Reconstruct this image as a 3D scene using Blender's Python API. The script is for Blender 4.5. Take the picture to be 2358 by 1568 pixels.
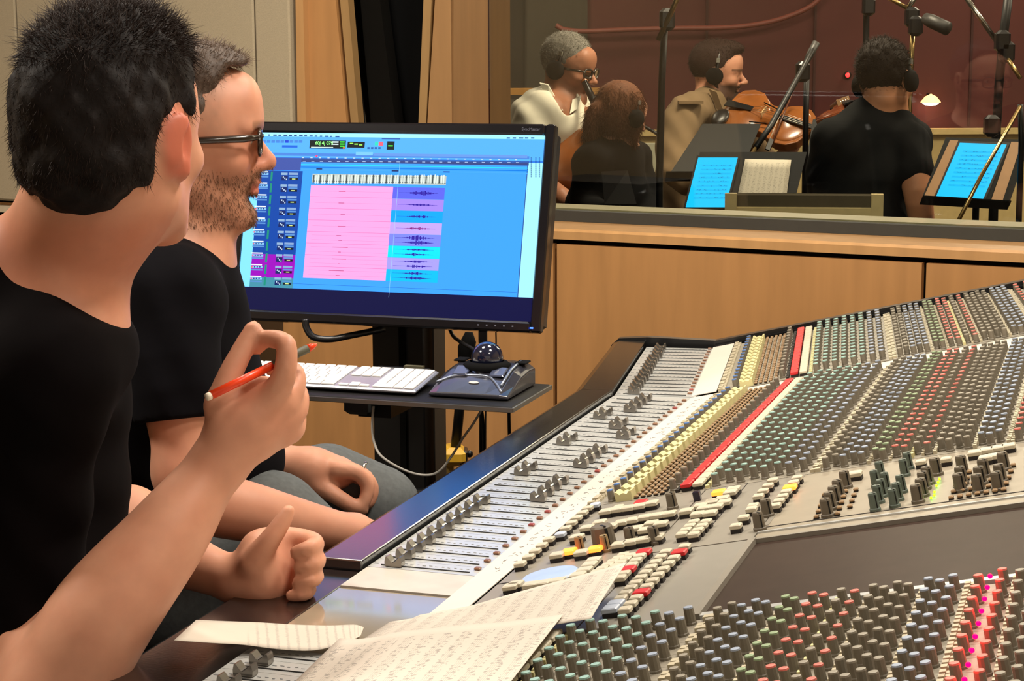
import bpy, bmesh, math, random
import numpy as np
from mathutils import Matrix, Vector
random.seed(7); rng = np.random.default_rng(7)
for o in list(bpy.data.objects): bpy.data.objects.remove(o)
scene = bpy.context.scene
col = scene.collection
R = math.radians
# ------------------------------------------------------------------ camera (image taken as 2358 x 1568)
FPX, CX, CY, CAMH, HORIZON, ROLL = 4200., 1179., 784., 1.37, 108., R(.3)
_p = math.atan((CY - HORIZON) / FPX)
FW = np.array([0, math.cos(_p), -math.sin(_p)]); _r = np.array([1., 0, 0]); _u = np.cross(_r, FW)
RT = _r * math.cos(ROLL) - _u * math.sin(ROLL); UPV = _u * math.cos(ROLL) + _r * math.sin(ROLL)
CAM = np.array([0, 0, CAMH])
cd = bpy.data.cameras.new('camera'); cam = bpy.data.objects.new('camera', cd); col.objects.link(cam)
cd.sensor_width = 36; cd.lens = 36 * FPX / 2358; cd.clip_end = 60; cd.clip_start = .05
m = Matrix.Identity(4)
for i in range(3): m[i][0] = RT[i]; m[i][1] = UPV[i]; m[i][2] = -FW[i]; m[i][3] = CAM[i]
cam.matrix_world = m
scene.camera = cam
# ------------------------------------------------------------------ world and exposure
w = bpy.data.worlds.new('world'); scene.world = w; w.use_nodes = True
bg = w.node_tree.nodes['Background']; bg.inputs[0].default_value = (1, .85, .68, 1); bg.inputs[1].default_value = .42
vs = scene.view_settings; vs.view_transform = 'Standard'; vs.look = 'None'; vs.exposure = 0.55; vs.gamma = 1
vs.use_curve_mapping = False
# ceiling lamps: (x, y, size, watts, kind)  control room then live room
CEIL = 2.75
LAMPS = [(.75, 2.2, .5, 26), (.75, .9, .5, 11), (-1.9, 2.3, .5, 34), (-.75, 3.1, .5, 16), (.35, 3.35, .5, 13)]
LAMPS_LIVE = [(1.0, 6.6, .6, 40), (3.2, 7.0, .6, 40), (2.6, 9.2, .6, 18), (-.3, 8.4, .6, 16), (2.2, 5.6, .6, 20)]
# ------------------------------------------------------------------ measuring helpers
def ray(x, y): return FW + RT * (x - CX) / FPX - UPV * (y - CY) / FPX
def at(x, y, Y): r = ray(x, y); return CAM + r * (Y / r[1])
def onz(x, y, z): r = ray(x, y); return CAM + r * ((z - CAMH) / r[2])
def onplane(x, y, p0, n): r = ray(x, y); return CAM + r * (((p0 - CAM) @ n) / (r @ n))
def azim(deg): a = R(deg); return np.array([math.sin(a), math.cos(a), 0])
ZV = np.array([0, 0, 1.])
# ------------------------------------------------------------------ materials
def lin(c):
    def f(v):
        v /= 255.; return v / 12.92 if v <= .04045 else ((v + .055) / 1.055) ** 2.4
    return tuple(f(v) for v in c)
MATS = {}
def mat(name, rgb, rough=.5, metal=0., var=.08, scale=40., bump=0., emit=0., spec=.5, coat=0., attr=None, sheen=0., stretch=None, alpha=1., sss=0.):
    if name in MATS: return MATS[name]
    m = bpy.data.materials.new(name); m.use_nodes = True; nt = m.node_tree; b = nt.nodes['Principled BSDF']
    c = lin(rgb)
    b.inputs['Roughness'].default_value = rough; b.inputs['Metallic'].default_value = metal
    b.inputs['Specular IOR Level'].default_value = spec; b.inputs['Coat Weight'].default_value = coat
    b.inputs['Coat Roughness'].default_value = .1
    if sheen: b.inputs['Sheen Weight'].default_value = sheen
    if sss:
        b.inputs['Subsurface Weight'].default_value = sss; b.inputs['Subsurface Radius'].default_value = (.012, .004, .002)
    tc = nt.nodes.new('ShaderNodeTexCoord'); nz = nt.nodes.new('ShaderNodeTexNoise'); nz.inputs['Scale'].default_value = scale
    nz.inputs['Detail'].default_value = 3
    src = tc.outputs['Object']
    if stretch:
        mp = nt.nodes.new('ShaderNodeMapping'); mp.inputs['Scale'].default_value = stretch
        nt.links.new(src, mp.inputs['Vector']); src = mp.outputs['Vector']
    nt.links.new(src, nz.inputs['Vector'])
    mx = nt.nodes.new('ShaderNodeMix'); mx.data_type = 'RGBA'; mx.blend_type = 'MULTIPLY'; mx.inputs[0].default_value = 1
    ramp = nt.nodes.new('ShaderNodeMapRange'); ramp.inputs[3].default_value = 1 - var * 1.6; ramp.inputs[4].default_value = 1 + var * 1.6
    nt.links.new(nz.outputs['Fac'], ramp.inputs[0])
    cc = nt.nodes.new('ShaderNodeCombineColor')
    for i in range(3): nt.links.new(ramp.outputs[0], cc.inputs[i])
    if attr:
        at_ = nt.nodes.new('ShaderNodeAttribute'); at_.attribute_name = attr; nt.links.new(at_.outputs['Color'], mx.inputs[6])
    else: mx.inputs[6].default_value = (*c, 1)
    nt.links.new(cc.outputs[0], mx.inputs[7])
    nt.links.new(mx.outputs[2], b.inputs['Base Color'])
    if bump:
        bp = nt.nodes.new('ShaderNodeBump'); bp.inputs['Strength'].default_value = bump; bp.inputs['Distance'].default_value = .002
        nt.links.new(nz.outputs['Fac'], bp.inputs['Height']); nt.links.new(bp.outputs[0], b.inputs['Normal'])
    if emit:
        if attr: nt.links.new(at_.outputs['Color'], b.inputs['Emission Color'])
        else: b.inputs['Emission Color'].default_value = (*c, 1)
        b.inputs['Emission Strength'].default_value = emit
    MATS[name] = m; return m
# ------------------------------------------------------------------ object helpers
def tag(o, label=None, cat=None, group=None, kind=None):
    if label: o['label'] = label
    if cat: o['category'] = cat
    if group: o['group'] = group
    if kind: o['kind'] = kind
    return o
def empty(name, loc, label=None, cat=None, group=None, kind=None):
    o = bpy.data.objects.new(name, None); col.objects.link(o); o.location = Vector(loc); o.empty_display_size = .05
    return tag(o, label, cat, group, kind)
def adopt(o, parent):
    if parent is not None:
        o.parent = parent
        p = parent; t = Vector((0, 0, 0))
        while p is not None: t += p.location; p = p.parent
        if parent.type == 'EMPTY': o.matrix_parent_inverse = Matrix.Translation(-t)
        else: o.matrix_parent_inverse = (parent.matrix_parent_inverse @ parent.matrix_basis).inverted() if parent.parent is None else parent_world(parent).inverted()
    return o
def parent_world(o):
    w = o.matrix_basis.copy()
    if o.parent is not None: w = parent_world(o.parent) @ o.matrix_parent_inverse @ w
    return w
def obj(name, me, parent=None, mtx=None):
    o = bpy.data.objects.new(name, me); col.objects.link(o)
    if mtx is not None: o.matrix_basis = mtx
    adopt(o, parent); return o
class MB:
    """collects geometry of one mesh object"""
    def __init__(s): s.v = []; s.f = []; s.mi = []; s.sm = []; s.cur = 0; s.smooth = False
    def add(s, vs_, fs, smooth=None):
        n = len(s.v); s.v.extend([tuple(map(float, p)) for p in vs_])
        for f in fs: s.f.append([i + n for i in f]); s.mi.append(s.cur); s.sm.append(s.smooth if smooth is None else smooth)
        return s
    def box(s, c, sz, ax=None):
        c = np.asarray(c, float); hx, hy, hz = [q / 2 for q in sz]
        A = np.eye(3) if ax is None else np.asarray(ax, float)
        P = [c + A[0] * hx * i + A[1] * hy * j + A[2] * hz * k for k in (-1, 1) for j in (-1, 1) for i in (-1, 1)]
        s.add(P, [(0, 2, 3, 1), (4, 5, 7, 6), (0, 1, 5, 4), (2, 6, 7, 3), (0, 4, 6, 2), (1, 3, 7, 5)], False); return s
    def bbox(s, c, sz, ax=None, b=.003):
        """box with chamfered top and side edges"""
        c = np.asarray(c, float); A = np.eye(3) if ax is None else np.asarray(ax, float)
        x, y, z = [q / 2 for q in sz]; b = min(b, x * .8, y * .8, z * .8)
        rings = [(-z, x - b, y - b), (-z + b, x, y), (z - b, x, y), (z, x - b, y - b)]; P = []
        for (zz, xx, yy) in rings:
            e = b * .7
            for (i, j) in ((-xx + e, -yy), (xx - e, -yy), (xx, -yy + e), (xx, yy - e), (xx - e, yy), (-xx + e, yy), (-xx, yy - e), (-xx, -yy + e)):
                P.append(c + A[0] * i + A[1] * j + A[2] * zz)
        F = [tuple(range(7, -1, -1)), tuple(range(24, 32))]
        for k in range(3):
            for i in range(8): j = (i + 1) % 8; F.append((k * 8 + i, k * 8 + j, k * 8 + 8 + j, k * 8 + 8 + i))
        s.add(P, F, False); return s
    def tube(s, pts, r, seg=8, cap=True, smooth=True):
        pts = [np.asarray(p, float) for p in pts]; n = len(pts)
        rr = [r] * n if np.isscalar(r) else list(r); P = []; F = []; prev = None
        for i in range(n):
            d = pts[min(i + 1, n - 1)] - pts[max(i - 1, 0)]; d = d / (np.linalg.norm(d) + 1e-12)
            if prev is None:
                a = np.array([0, 0, 1.]) if abs(d[2]) < .9 else np.array([1., 0, 0])
            else: a = prev
            a = a - d * (a @ d); a /= np.linalg.norm(a) + 1e-12; prev = a; b = np.cross(d, a)
            for k in range(seg):
                t = 2 * math.pi * k / seg; P.append(pts[i] + (a * math.cos(t) + b * math.sin(t)) * rr[i])
        for i in range(n - 1):
            for k in range(seg): j = (k + 1) % seg; F.append((i * seg + k, i * seg + j, (i + 1) * seg + j, (i + 1) * seg + k))
        if cap: F += [tuple(range(seg - 1, -1, -1)), tuple(range((n - 1) * seg, n * seg))]
        s.add(P, F, smooth); return s
    def lathe(s, c, prof, ax=None, seg=16, smooth=True, cap=True):
        """prof: (radius, height) along ax[2]"""
        c = np.asarray(c, float); A = np.eye(3) if ax is None else np.asarray(ax, float); P = []; F = []; n = len(prof)
        for (r, z) in prof:
            for k in range(seg):
                t = 2 * math.pi * k / seg; P.append(c + A[0] * r * math.cos(t) + A[1] * r * math.sin(t) + A[2] * z)
        for i in range(n - 1):
            for k in range(seg): j = (k + 1) % seg; F.append((i * seg + k, i * seg + j, (i + 1) * seg + j, (i + 1) * seg + k))
        if cap: F += [tuple(range(seg - 1, -1, -1)), tuple(range((n - 1) * seg, n * seg))]
        s.add(P, F, smooth); return s
    def prism(s, poly, d, cap=True):
        """poly: 3-D points, extruded by vector d"""
        P = [np.asarray(p, float) for p in poly]; n = len(P); d = np.asarray(d, float)
        F = [tuple(range(n - 1, -1, -1)), tuple(range(n, 2 * n))] if cap else []
        for i in range(n): j = (i + 1) % n; F.append((i, j, n + j, n + i))
        s.add(P + [p + d for p in P], F, False); return s
    def sphere(s, c, r, seg=12, rings=8, ax=None):
        rr = (r, r, r) if np.isscalar(r) else r
        c = np.asarray(c, float); A = np.eye(3) if ax is None else np.asarray(ax, float); P = [c - A[2] * rr[2]]; F = []
        for i in range(1, rings):
            t = math.pi * i / rings
            for k in range(seg):
                q = 2 * math.pi * k / seg
                P.append(c + A[0] * rr[0] * math.sin(t) * math.cos(q) + A[1] * rr[1] * math.sin(t) * math.sin(q) - A[2] * rr[2] * math.cos(t))
        P.append(c + A[2] * rr[2]); L = len(P) - 1
        for k in range(seg):
            j = (k + 1) % seg; F.append((0, 1 + j, 1 + k)); F.append((L, L - seg + k, L - seg + j))
            for i in range(rings - 2): F.append((1 + i * seg + k, 1 + i * seg + j, 1 + (i + 1) * seg + j, 1 + (i + 1) * seg + k))
        s.add(P, F, True); return s
    def quad(s, a, b, c, d): s.add([a, b, c, d], [(0, 1, 2, 3)], False); return s
    def mesh(s, name, mats):
        me = bpy.data.meshes.new(name); me.from_pydata(s.v, [], s.f)
        if not isinstance(mats, (list, tuple)): mats = [mats]
        for q in mats: me.materials.append(q)
        me.polygons.foreach_set('material_index', s.mi); me.polygons.foreach_set('use_smooth', s.sm); me.update()
        bm = bmesh.new(); bm.from_mesh(me); bmesh.ops.recalc_face_normals(bm, faces=bm.faces); bm.to_mesh(me); bm.free()
        return me
    def build(s, name, mats, parent=None, mtx=None): return obj(name, s.mesh(name, mats), parent, mtx)
def struct(o, kind='structure'): o['kind'] = kind; return o
def frame(ex, ey, ez, p):
    M = Matrix.Identity(4)
    for i in range(3): M[i][0] = ex[i]; M[i][1] = ey[i]; M[i][2] = ez[i]; M[i][3] = p[i]
    return M
def spline(pts, n=8):
    """Catmull-Rom through pts"""
    P = [np.asarray(p, float) for p in pts]; P = [2 * P[0] - P[1]] + P + [2 * P[-1] - P[-2]]; out = []
    for i in range(1, len(P) - 2):
        for k in range(n):
            t = k / n; a, b, c, d = P[i - 1:i + 3]
            out.append(.5 * (2 * b + (c - a) * t + (2 * a - 5 * b + 4 * c - d) * t * t + (3 * b - a - 3 * c + d) * t ** 3))
    out.append(P[-2]); return out
# ------------------------------------------------------------------ shared materials
def wood(name, rgb, rough=.4, var=.13):
    return mat(name, rgb, rough, var=var, scale=5, stretch=(6, 6, .7), bump=.03, coat=.15)
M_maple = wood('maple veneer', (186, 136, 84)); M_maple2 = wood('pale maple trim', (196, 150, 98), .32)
M_gap = mat('black reveal', (10, 6, 5), .9, spec=.1)
M_black = mat('satin black', (14, 14, 15), .45, spec=.3); M_blackm = mat('matt black', (8, 8, 8), .85, spec=.12)
M_blackp = mat('black plastic', (18, 18, 20), .35, coat=.2); M_chrome = mat('brushed chrome', (190, 185, 175), .25, 1.)
M_brass = mat('aged brass', (190, 160, 105), .3, 1.)
M_white = mat('matt white', (235, 230, 220), .6)
# ================================================================== the room
WD = azim(-61.5) * -1; WN = np.array([WD[1], -WD[0], 0]);
if WN[1] > 0: WN = -WN
WP = onz(1271, 552, .915); WP[2] = 0           # foot of the window wall face
def wl(s, z, d=0): return WP + WD * s + ZV * z + WN * d          # along the wall, height, out of the wall
WAX = np.array([WD, WN, ZV])
def wbox(mb, s0, s1, z0, z1, d0, d1): return mb.box(wl((s0 + s1) / 2, (z0 + z1) / 2, (d0 + d1) / 2), (s1 - s0, d1 - d0, z1 - z0), WAX)
S0, S1 = -2.6, 2.4
fl = MB(); fl.quad((-7, -2.5, 0), (9, -2.5, 0), (9, 13, 0), (-7, 13, 0)); fl.v[:] = fl.v
struct(fl.build('floor', mat('dark carpet', (60, 52, 46), .95, scale=200, var=.2)))
ce = MB(); ce.box((1, 5.2, CEIL + .05), (16, 15.5, .1)); struct(ce.build('ceiling', mat('ceiling paint', (196, 182, 160), .9)))
# wall carcass (behind panels), lower part and left part around the window opening (opening from s=-.273, z=.94 up)
mb = MB()
wbox(mb, S0, S1, 0, .915, -.30, -.02)
wl_ = struct(mb.build('wall_window', M_gap))
mb = MB(); wbox(mb, S0, -.72, .915, CEIL, -.30, -.02); wbox(mb, -.72, -.273, 1.9, CEIL, -.30, -.02)
mb.build('wall_carcass', M_gap, wl_)
# lower maple panels, one piece each, reveals between
edges = [-2.55, -1.78, -.886, .008, .902, 1.796, 2.39]
for a, b in zip(edges[:-1], edges[1:]):
    mb = MB(); wbox(mb, a + .005, b - .005, .02, .905, -.02, 0); mb.build('panel', M_maple, wl_)
# ledge, rubber band, far sill
mb = MB(); P0 = [(0, .917), (0, .936), (-.006, .942), (-.18, .942), (-.18, .917)]
mb.prism([wl(-.262, z, d) for d, z in P0], WD * (S1 + .262)); struct(mb.build('trim_1', M_maple2))
mb = MB(); wbox(mb, S0, -.262, .917, .942, -.02, .0); struct(mb.build('trim_2', M_maple2))
mb = MB(); wbox(mb, -.273, S1, .9425, .969, -.20, -.172); struct(mb.build('trim_3', mat('dark rubber gasket', (52, 52, 46), .7)))
mb = MB(); wbox(mb, -.273, S1, .9, .972, -.32, -.205); struct(mb.build('trim_4', mat('pale sill paint', (190, 180, 140), .5)))
# window glass
g = bpy.data.materials.new('window glass'); g.use_nodes = True; nt = g.node_tree; nt.nodes.clear()
out = nt.nodes.new('ShaderNodeOutputMaterial'); tr = nt.nodes.new('ShaderNodeBsdfTransparent'); gl = nt.nodes.new('ShaderNodeBsdfGlossy')
tr.inputs[0].default_value = (.93, .95, .93, 1); gl.inputs['Roughness'].default_value = .0; fr = nt.nodes.new('ShaderNodeFresnel'); fr.inputs[0].default_value = 1.5
mx = nt.nodes.new('ShaderNodeMixShader'); nt.links.new(fr.outputs[0], mx.inputs[0]); nt.links.new(tr.outputs[0], mx.inputs[1]); nt.links.new(gl.outputs[0], mx.inputs[2]); nt.links.new(mx.outputs[0], out.inputs[0])
M_glass = g
win = empty('window_1', wl(.9, .97, -.19)); struct(win)
mb = MB(); wbox(mb, -.273, S1, .965, CEIL, -.19, -.184); mb.build('pane', M_glass, win)
# window jamb board and loudspeaker niche left of the window
def wquad(mb, pts, d0, d1):   # polygon in (s,z) extruded from depth d0 to d1
    mb.prism([wl(s, z, d0) for s, z in pts], WN * (d1 - d0))
ZT = 2.2
def ex(s0, z0, s1, z1, z): return s0 + (s1 - s0) * (z - z0) / (z1 - z0)
def lean(s_lo, s_hi, z): return ex(s_lo, 1.188, s_hi, 1.486, z)
zb = .944
def board(nm, l_lo, l_hi, r_lo, r_hi, d0, d1, m_, z0=zb, z1=ZT):
    mb = MB(); wquad(mb, [(lean(l_lo, l_hi, z0), z0), (lean(r_lo, r_hi, z0), z0), (lean(r_lo, r_hi, z1), z1), (lean(l_lo, l_hi, z1), z1)], d0, d1)
    return struct(mb.build(nm, m_)) if nm.startswith('trim') else mb.build(nm, m_, wl_)
board('trim_5', -.716, -.713, -.69, -.69, -.02, .02, M_maple2)
board('trim_6', -.69, -.69, -.580, -.605, -.02, .0, M_maple)
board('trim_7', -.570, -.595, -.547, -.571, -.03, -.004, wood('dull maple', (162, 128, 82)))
board('niche_cheek', -.547, -.571, -.474, -.513, -.10, -.06, mat('niche side black', (16, 14, 11), .95, spec=.1))
board('niche_back', -.6, -.64, -.34, -.3, -.16, -.12, M_blackm)
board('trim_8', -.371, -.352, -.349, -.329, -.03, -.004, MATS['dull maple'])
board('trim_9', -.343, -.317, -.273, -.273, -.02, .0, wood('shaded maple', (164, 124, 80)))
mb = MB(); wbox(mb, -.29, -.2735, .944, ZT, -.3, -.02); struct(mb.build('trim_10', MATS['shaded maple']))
# fabric covered wall panels left
M_fab = mat('woven wall fabric', (180, 166, 138), .95, var=.16, scale=260, stretch=(1, 1, 5), bump=.25, sheen=.1)
fe = [-2.5, -1.641, -.835, -.724]
for a, b in zip(fe[:-1], fe[1:]):
    mb = MB(); mb.bbox(wl((a + b) / 2, (.945 + CEIL) / 2, .006), (b - a - .004, .05, CEIL - .955), WAX, b=.006); mb.build('fabric_panel', M_fab, wl_)
mb = MB(); wbox(mb, S0, -.73, .917, .935, .0, .028); struct(mb.build('trim_11', mat('cream cap rail', (214, 200, 172), .45)))
# side wall of control room (left, outside the frame) and right
mb = MB(); mb.box((-3.0, 2.2, CEIL / 2), (.1, 7.5, CEIL)); struct(mb.build('wall_left', mat('wall paint', (176, 150, 112), .85)))
mb = MB(); a_ = wl(S1, 0, -.1); mb.box((a_[0] + .05, 1.2, CEIL / 2), (.1, 7.2, CEIL)); struct(mb.build('wall_right', MATS['wall paint']))
# ------------------------------------------------------------------ live room shell
M_maroon = mat('maroon wall cloth', (82, 31, 27), .75, var=.12, scale=3); M_slate = mat('dark olive wall cloth', (66, 62, 52), .9, var=.1, scale=4)
YB = 9.6
def bx_(x): return at(x, 300, YB)[0]
mb = MB(); mb.box(((bx_(1352) + 8) / 2, YB + .05, (.92 + 3.2) / 2), (8 - bx_(1352), .1, 2.28)); struct(mb.build('wall_back', M_maroon))
mb = MB(); mb.box(((bx_(1352) - 4) / 2, YB + .02, 1.6), (bx_(1352) + 4, .1, 3.2)); struct(mb.build('wall_back_left', M_slate))
wc = MB(); wc.box((4, YB + .03, .46), (10, .12, .91)); wcs = struct(wc.build('wall_back_lower', mat('pale maple wainscot', (206, 180, 122), .5, var=.08)))
wc = MB(); wc.box((4, YB - .05, .925), (10, .06, .03)); struct(wc.build('trim_12', MATS['pale maple wainscot']))
for xx in (1625, 1872, 2230):                    # vertical joints of the cloth panels
    mb = MB(); mb.box((bx_(xx), YB - .004, 2.0), (.012, .012, 2.1)); mb.build('joint', mat('maroon shadow joint', (58, 22, 20), .8), bpy.data.objects['wall_back'])
mb = MB(); mb.box((6.4, 8, 1.6), (.1, 8, 3.2)); struct(mb.build('wall_live_right', M_maroon))
mb = MB(); mb.box((-3.2, 8.2, 1.6), (.1, 5, 3.2)); struct(mb.build('wall_live_left', M_slate))
# curved reflection in the window glass, built as a tube on the maroon cloth
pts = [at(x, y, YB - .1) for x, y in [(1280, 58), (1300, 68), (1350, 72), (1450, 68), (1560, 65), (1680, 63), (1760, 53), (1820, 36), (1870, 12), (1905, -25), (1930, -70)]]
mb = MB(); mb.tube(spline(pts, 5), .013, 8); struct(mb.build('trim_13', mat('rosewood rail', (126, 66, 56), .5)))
# ------------------------------------------------------------------ ceiling lamps
def lamp_fix(i, x, y, sz, wt, label, group, zc=CEIL):
    e = empty('ceiling_light', (x, y, zc), label, 'light', group)
    mb = MB(); mb.lathe((x, y, zc - .03), [(sz * .5, 0), (sz * .56, .0), (sz * .56, .03), (sz * .5, .03)], cap=False, seg=24); mb.build('lamp_ring', M_white, e)
    mb = MB(); mb.lathe((x, y, zc - .012), [(sz * .5, 0), (sz * .5, .008)], seg=24); mb.build('lamp_diffuser', mat('lit diffuser', (255, 214, 160), .5, emit=1.5), e)
    ld = bpy.data.lights.new('downlight', 'AREA'); ld.shape = 'DISK'; ld.size = sz; ld.energy = wt; ld.color = (1, .92, .81) if group.startswith('control') else (1, .84, .62)
    lo = bpy.data.objects.new('downlight', ld); col.objects.link(lo); lo.location = (x, y, zc - .035); adopt(lo, e)
LB_ = ['over the far faders', 'over the near channels', 'by the fabric wall', 'above the computer monitor', 'between monitor and console wing']
for i, (x, y, s_, wt) in enumerate(LAMPS): lamp_fix(i, x, y, s_, wt, 'round warm ceiling downlight ' + LB_[i], 'control room downlights')
LB2 = ['over the woman with the ponytail', 'over the wide music stand', 'along the maroon wall', 'over the sound baffle', 'just behind the window glass']
for i, (x, y, s_, wt) in enumerate(LAMPS_LIVE): lamp_fix(i, x, y, s_, wt, 'round warm live room downlight ' + LB2[i], 'live room downlights')
# ================================================================== mixing console
ZF = .76; AL = R(12.5); HV = .1403
class Sec:
    """a straight run of the console: u along it, v across the fader deck, t up the sloping knob deck"""
    def __init__(s, base, az):
        s.o = base; s.U = azim(az); s.V = np.array([s.U[1], -s.U[0], 0]); s.T = s.V * math.cos(AL) + ZV * math.sin(AL); s.N = -s.V * math.sin(AL) + ZV * math.cos(AL)
        s.p0 = s.o + s.V * HV
    def F(s, u, v, h=0): return s.o + s.U * u + s.V * v + ZV * h
    def K(s, u, t, h=0): return s.p0 + s.U * u + s.T * t + s.N * h
    def MF(s, u, v, h=0): return frame(s.V, s.U, ZV, s.F(u, v, h))
    def MK(s, u, t, h=0): return frame(s.T, s.U, s.N, s.K(u, t, h))
    def px(s, x, y, off=0): d = onplane(x, y, s.p0 + s.N * off, s.N) - s.p0; return d @ s.U, d @ s.T
    def pf(s, x, y, h=0): d = onz(x, y, ZF + h) - s.o; return d @ s.U, d @ s.V
A = Sec(onz(842, 1306, ZF), 18.3); B = Sec(A.F(1.135, 0), 10.3)
FAX = lambda s: np.array([s.V, s.U, ZV]); KAX = lambda s: np.array([s.T, s.U, s.N])
base_pt = A.F(.2, .3); base_pt[2] = 0
con = empty('mixing_console', base_pt, 'long recording console covered in coloured knobs, faders and cream buttons', 'mixing console')
M_plate = mat('fader plate enamel', (188, 190, 188), .24, var=.03, spec=.8); M_plate.node_tree.nodes['Principled BSDF'].inputs['IOR'].default_value = 1.8; M_kplate = mat('knob plate enamel', (146, 139, 124), .45, var=.05)
M_strip = mat('paper scribble strip', (216, 208, 196), .6, var=.02); M_master = mat('master plate enamel', (140, 134, 122), .42, var=.05)
M_leather = mat('black leather', (14, 14, 16), .19, var=.1, scale=300, bump=.03, spec=.7); M_leather.node_tree.nodes['Principled BSDF'].inputs['IOR'].default_value = 2.1; M_body = mat('console black steel', (22, 21, 20), .5)
M_kbody = mat('taupe knob plastic', (118, 111, 97), .5, var=.04); M_cream = mat('cream button plastic', (200, 192, 170), .45, var=.05); M_bbase = mat('dark button base', (30, 24, 24), .6)
CAPC = dict(teal=(148, 184, 174), blue=(152, 164, 182), green=(140, 160, 124), red=(222, 116, 104), grey=(144, 137, 122), deep=(86, 124, 186), rose=(206, 110, 98))
def knob_mesh(nm, r, h, cap, seg=10):
    mb = MB(); mb.cur = 0
    mb.lathe((0, 0, 0), [(r * 1.12, 0), (r * 1.12, .002), (r, .0028), (r * .93, h - .0016)], seg=seg, smooth=False, cap=False)
    mb.cur = 1; mb.lathe((0, 0, 0), [(r * .93, h - .0016), (r * .86, h - .0002), (r * .62, h)], seg=seg, smooth=False, cap=False)
    mb.lathe((0, 0, h - .0004), [(r * .62, 0.0004), (.0003, .0003)], seg=seg, cap=True, smooth=False)
    return mb.mesh(nm, [M_kbody, mat('knob cap ' + cap, CAPC[cap], .45, var=.05)])
def button_mesh(nm, sx, sy, h, m_, base=.45):
    mb = MB(); mb.cur = 1; mb.box((0, 0, h * base / 2), (sx * .94, sy * .94, h * base)); mb.cur = 0
    mb.bbox((0, 0, h * (1 + base) / 2), (sx, sy, h * (1 - base)), b=min(.0011, h * .22)); return mb.mesh(nm, [m_, M_bbase])
KN = {c: knob_mesh(c + '_knob', .0048, .0165, c) for c in CAPC}
KBIG = {c: knob_mesh('large_' + c + '_knob', .0052, .0175, c) for c in ('teal', 'blue', 'grey')}
M_redb = mat('red button plastic', (206, 34, 40), .4, var=.05); M_yel = mat('pale yellow plastic', (212, 204, 150), .45, var=.04)
M_brn = mat('tan square button', (150, 120, 84), .5)
BT = dict(cream_button=button_mesh('cream_button', .0135, .030, .0095, M_cream), red_button=button_mesh('red_button', .0135, .029, .0105, M_redb),
          square_button=button_mesh('square_button', .0058, .0068, .0045, M_brn, .3))
mb = MB(); prof = [(-.0115, 0), (.0115, 0), (.0115, .0125), (.0085, .0125), (.005, .0088), (.001, .0106), (-.001, .0106), (-.005, .0088), (-.0085, .0125), (-.0115, .0125)]
mb.prism([(x, -.011, z) for x, z in prof], (0, .022, 0)); ROCK = mb.mesh('rocker_switch', M_yel)
# fader cap: saddle with a centre line
mb = MB(); prof = [(-.0105, .001), (.0105, .001), (.0108, .0065), (.0095, .0125), (.0075, .0128), (.003, .0072), (0, .0062), (-.003, .0072), (-.0075, .0128), (-.0095, .0125), (-.0108, .0065)]
mb.prism([(x, -.0062, z) for x, z in prof], (0, .0124, 0)); mb.cur = 1; mb.box((0, 0, .0064), (.0008, .0128, .0008))
FCAP = mb.mesh('fader_cap', [mat('smoked chrome', (136, 131, 124), .24, .75), M_black])
mb = MB(); mb.box((0, 0, .0006), (.112, .0010, .0012)); SLOT = mb.mesh('fader_slot', mat('slot shadow', (54, 54, 54), .8))
mb = MB(); mb.bbox((0, 0, .0016), (.0075, .0075, .0032), b=.0008); CHIP = mb.mesh('fader_lamp', mat('amber lamp lens', (128, 88, 62), .35)); CHIPR = mb.mesh('fader_lamp', mat('red lamp lens', (150, 66, 60), .35))
def place(name, items, cap=300):
    """items: (mesh, matrix); the nearest become parts, the rest one mesh of the same shape"""
    items = sorted(items, key=lambda q: (q[1].translation - Vector(CAM)).length)
    for me, M in items[:cap]: obj(name, me, con, M)
    if len(items) > cap:
        mb = MB(); ml = []
        for me, M in items[cap:]:
            n = len(mb.v); mb.v += [tuple(M @ v.co) for v in me.vertices]
            for p in me.polygons:
                mm = me.materials[p.material_index]
                if mm not in ml: ml.append(mm)
                mb.f.append([n + i for i in p.vertices]); mb.mi.append(ml.index(mm)); mb.sm.append(False)
        tag(mb.build(name + '_rows', ml, con), kind='stuff')
# ---- channel runs
PITCH = .035
runs = [(A, [.0215 + PITCH * i for i in range(9, 32)], [.0215 + PITCH * i for i in range(0, 32)]),
        (B, [.02 + PITCH * i for i in range(15)], [.02 + PITCH * i for i in range(15)]),
        (A, [-.3205 - PITCH * i for i in range(13)], [-.3205 - PITCH * i for i in range(13)])]
ROWS = [(.075, 'deep', 1)] + [(.158, 'grey', 0)] + [(.2185 + .0164 * i, 'teal' if i < 6 else 'blue', 1) for i in range(8)] + \
       [(.364, 'grey', 0), (.3755, 'grey', 0), (.387, 'blue', 0), (.3985, 'blue', 0), (.41, 'blue', 0), (.427, 'green', 0), (.437, 'green', 0), (.452, 'red', 0), (.4645, 'red', 0),
        (.479, 'grey', 0), (.493, 'rose', 0), (.5085, 'grey', 0), (.5195, 'grey', 0), (.5305, 'grey', 0), (.5415, 'grey', 0), (.5585, 'blue', 0), (.5695, 'blue', 0), (.5805, 'blue', 0),
        (.6035, 'red', 0), (.624, 'red', 0), (.64, 'grey', 0), (.652, 'grey', 0), (.668, 'blue', 0)]
TMAX = .70
knobs = {}; squares = []; reds = []; creams = []; rocks = []; beads = MB(); caps = []; slots = []; chips = []; ticks = MB()
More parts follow.
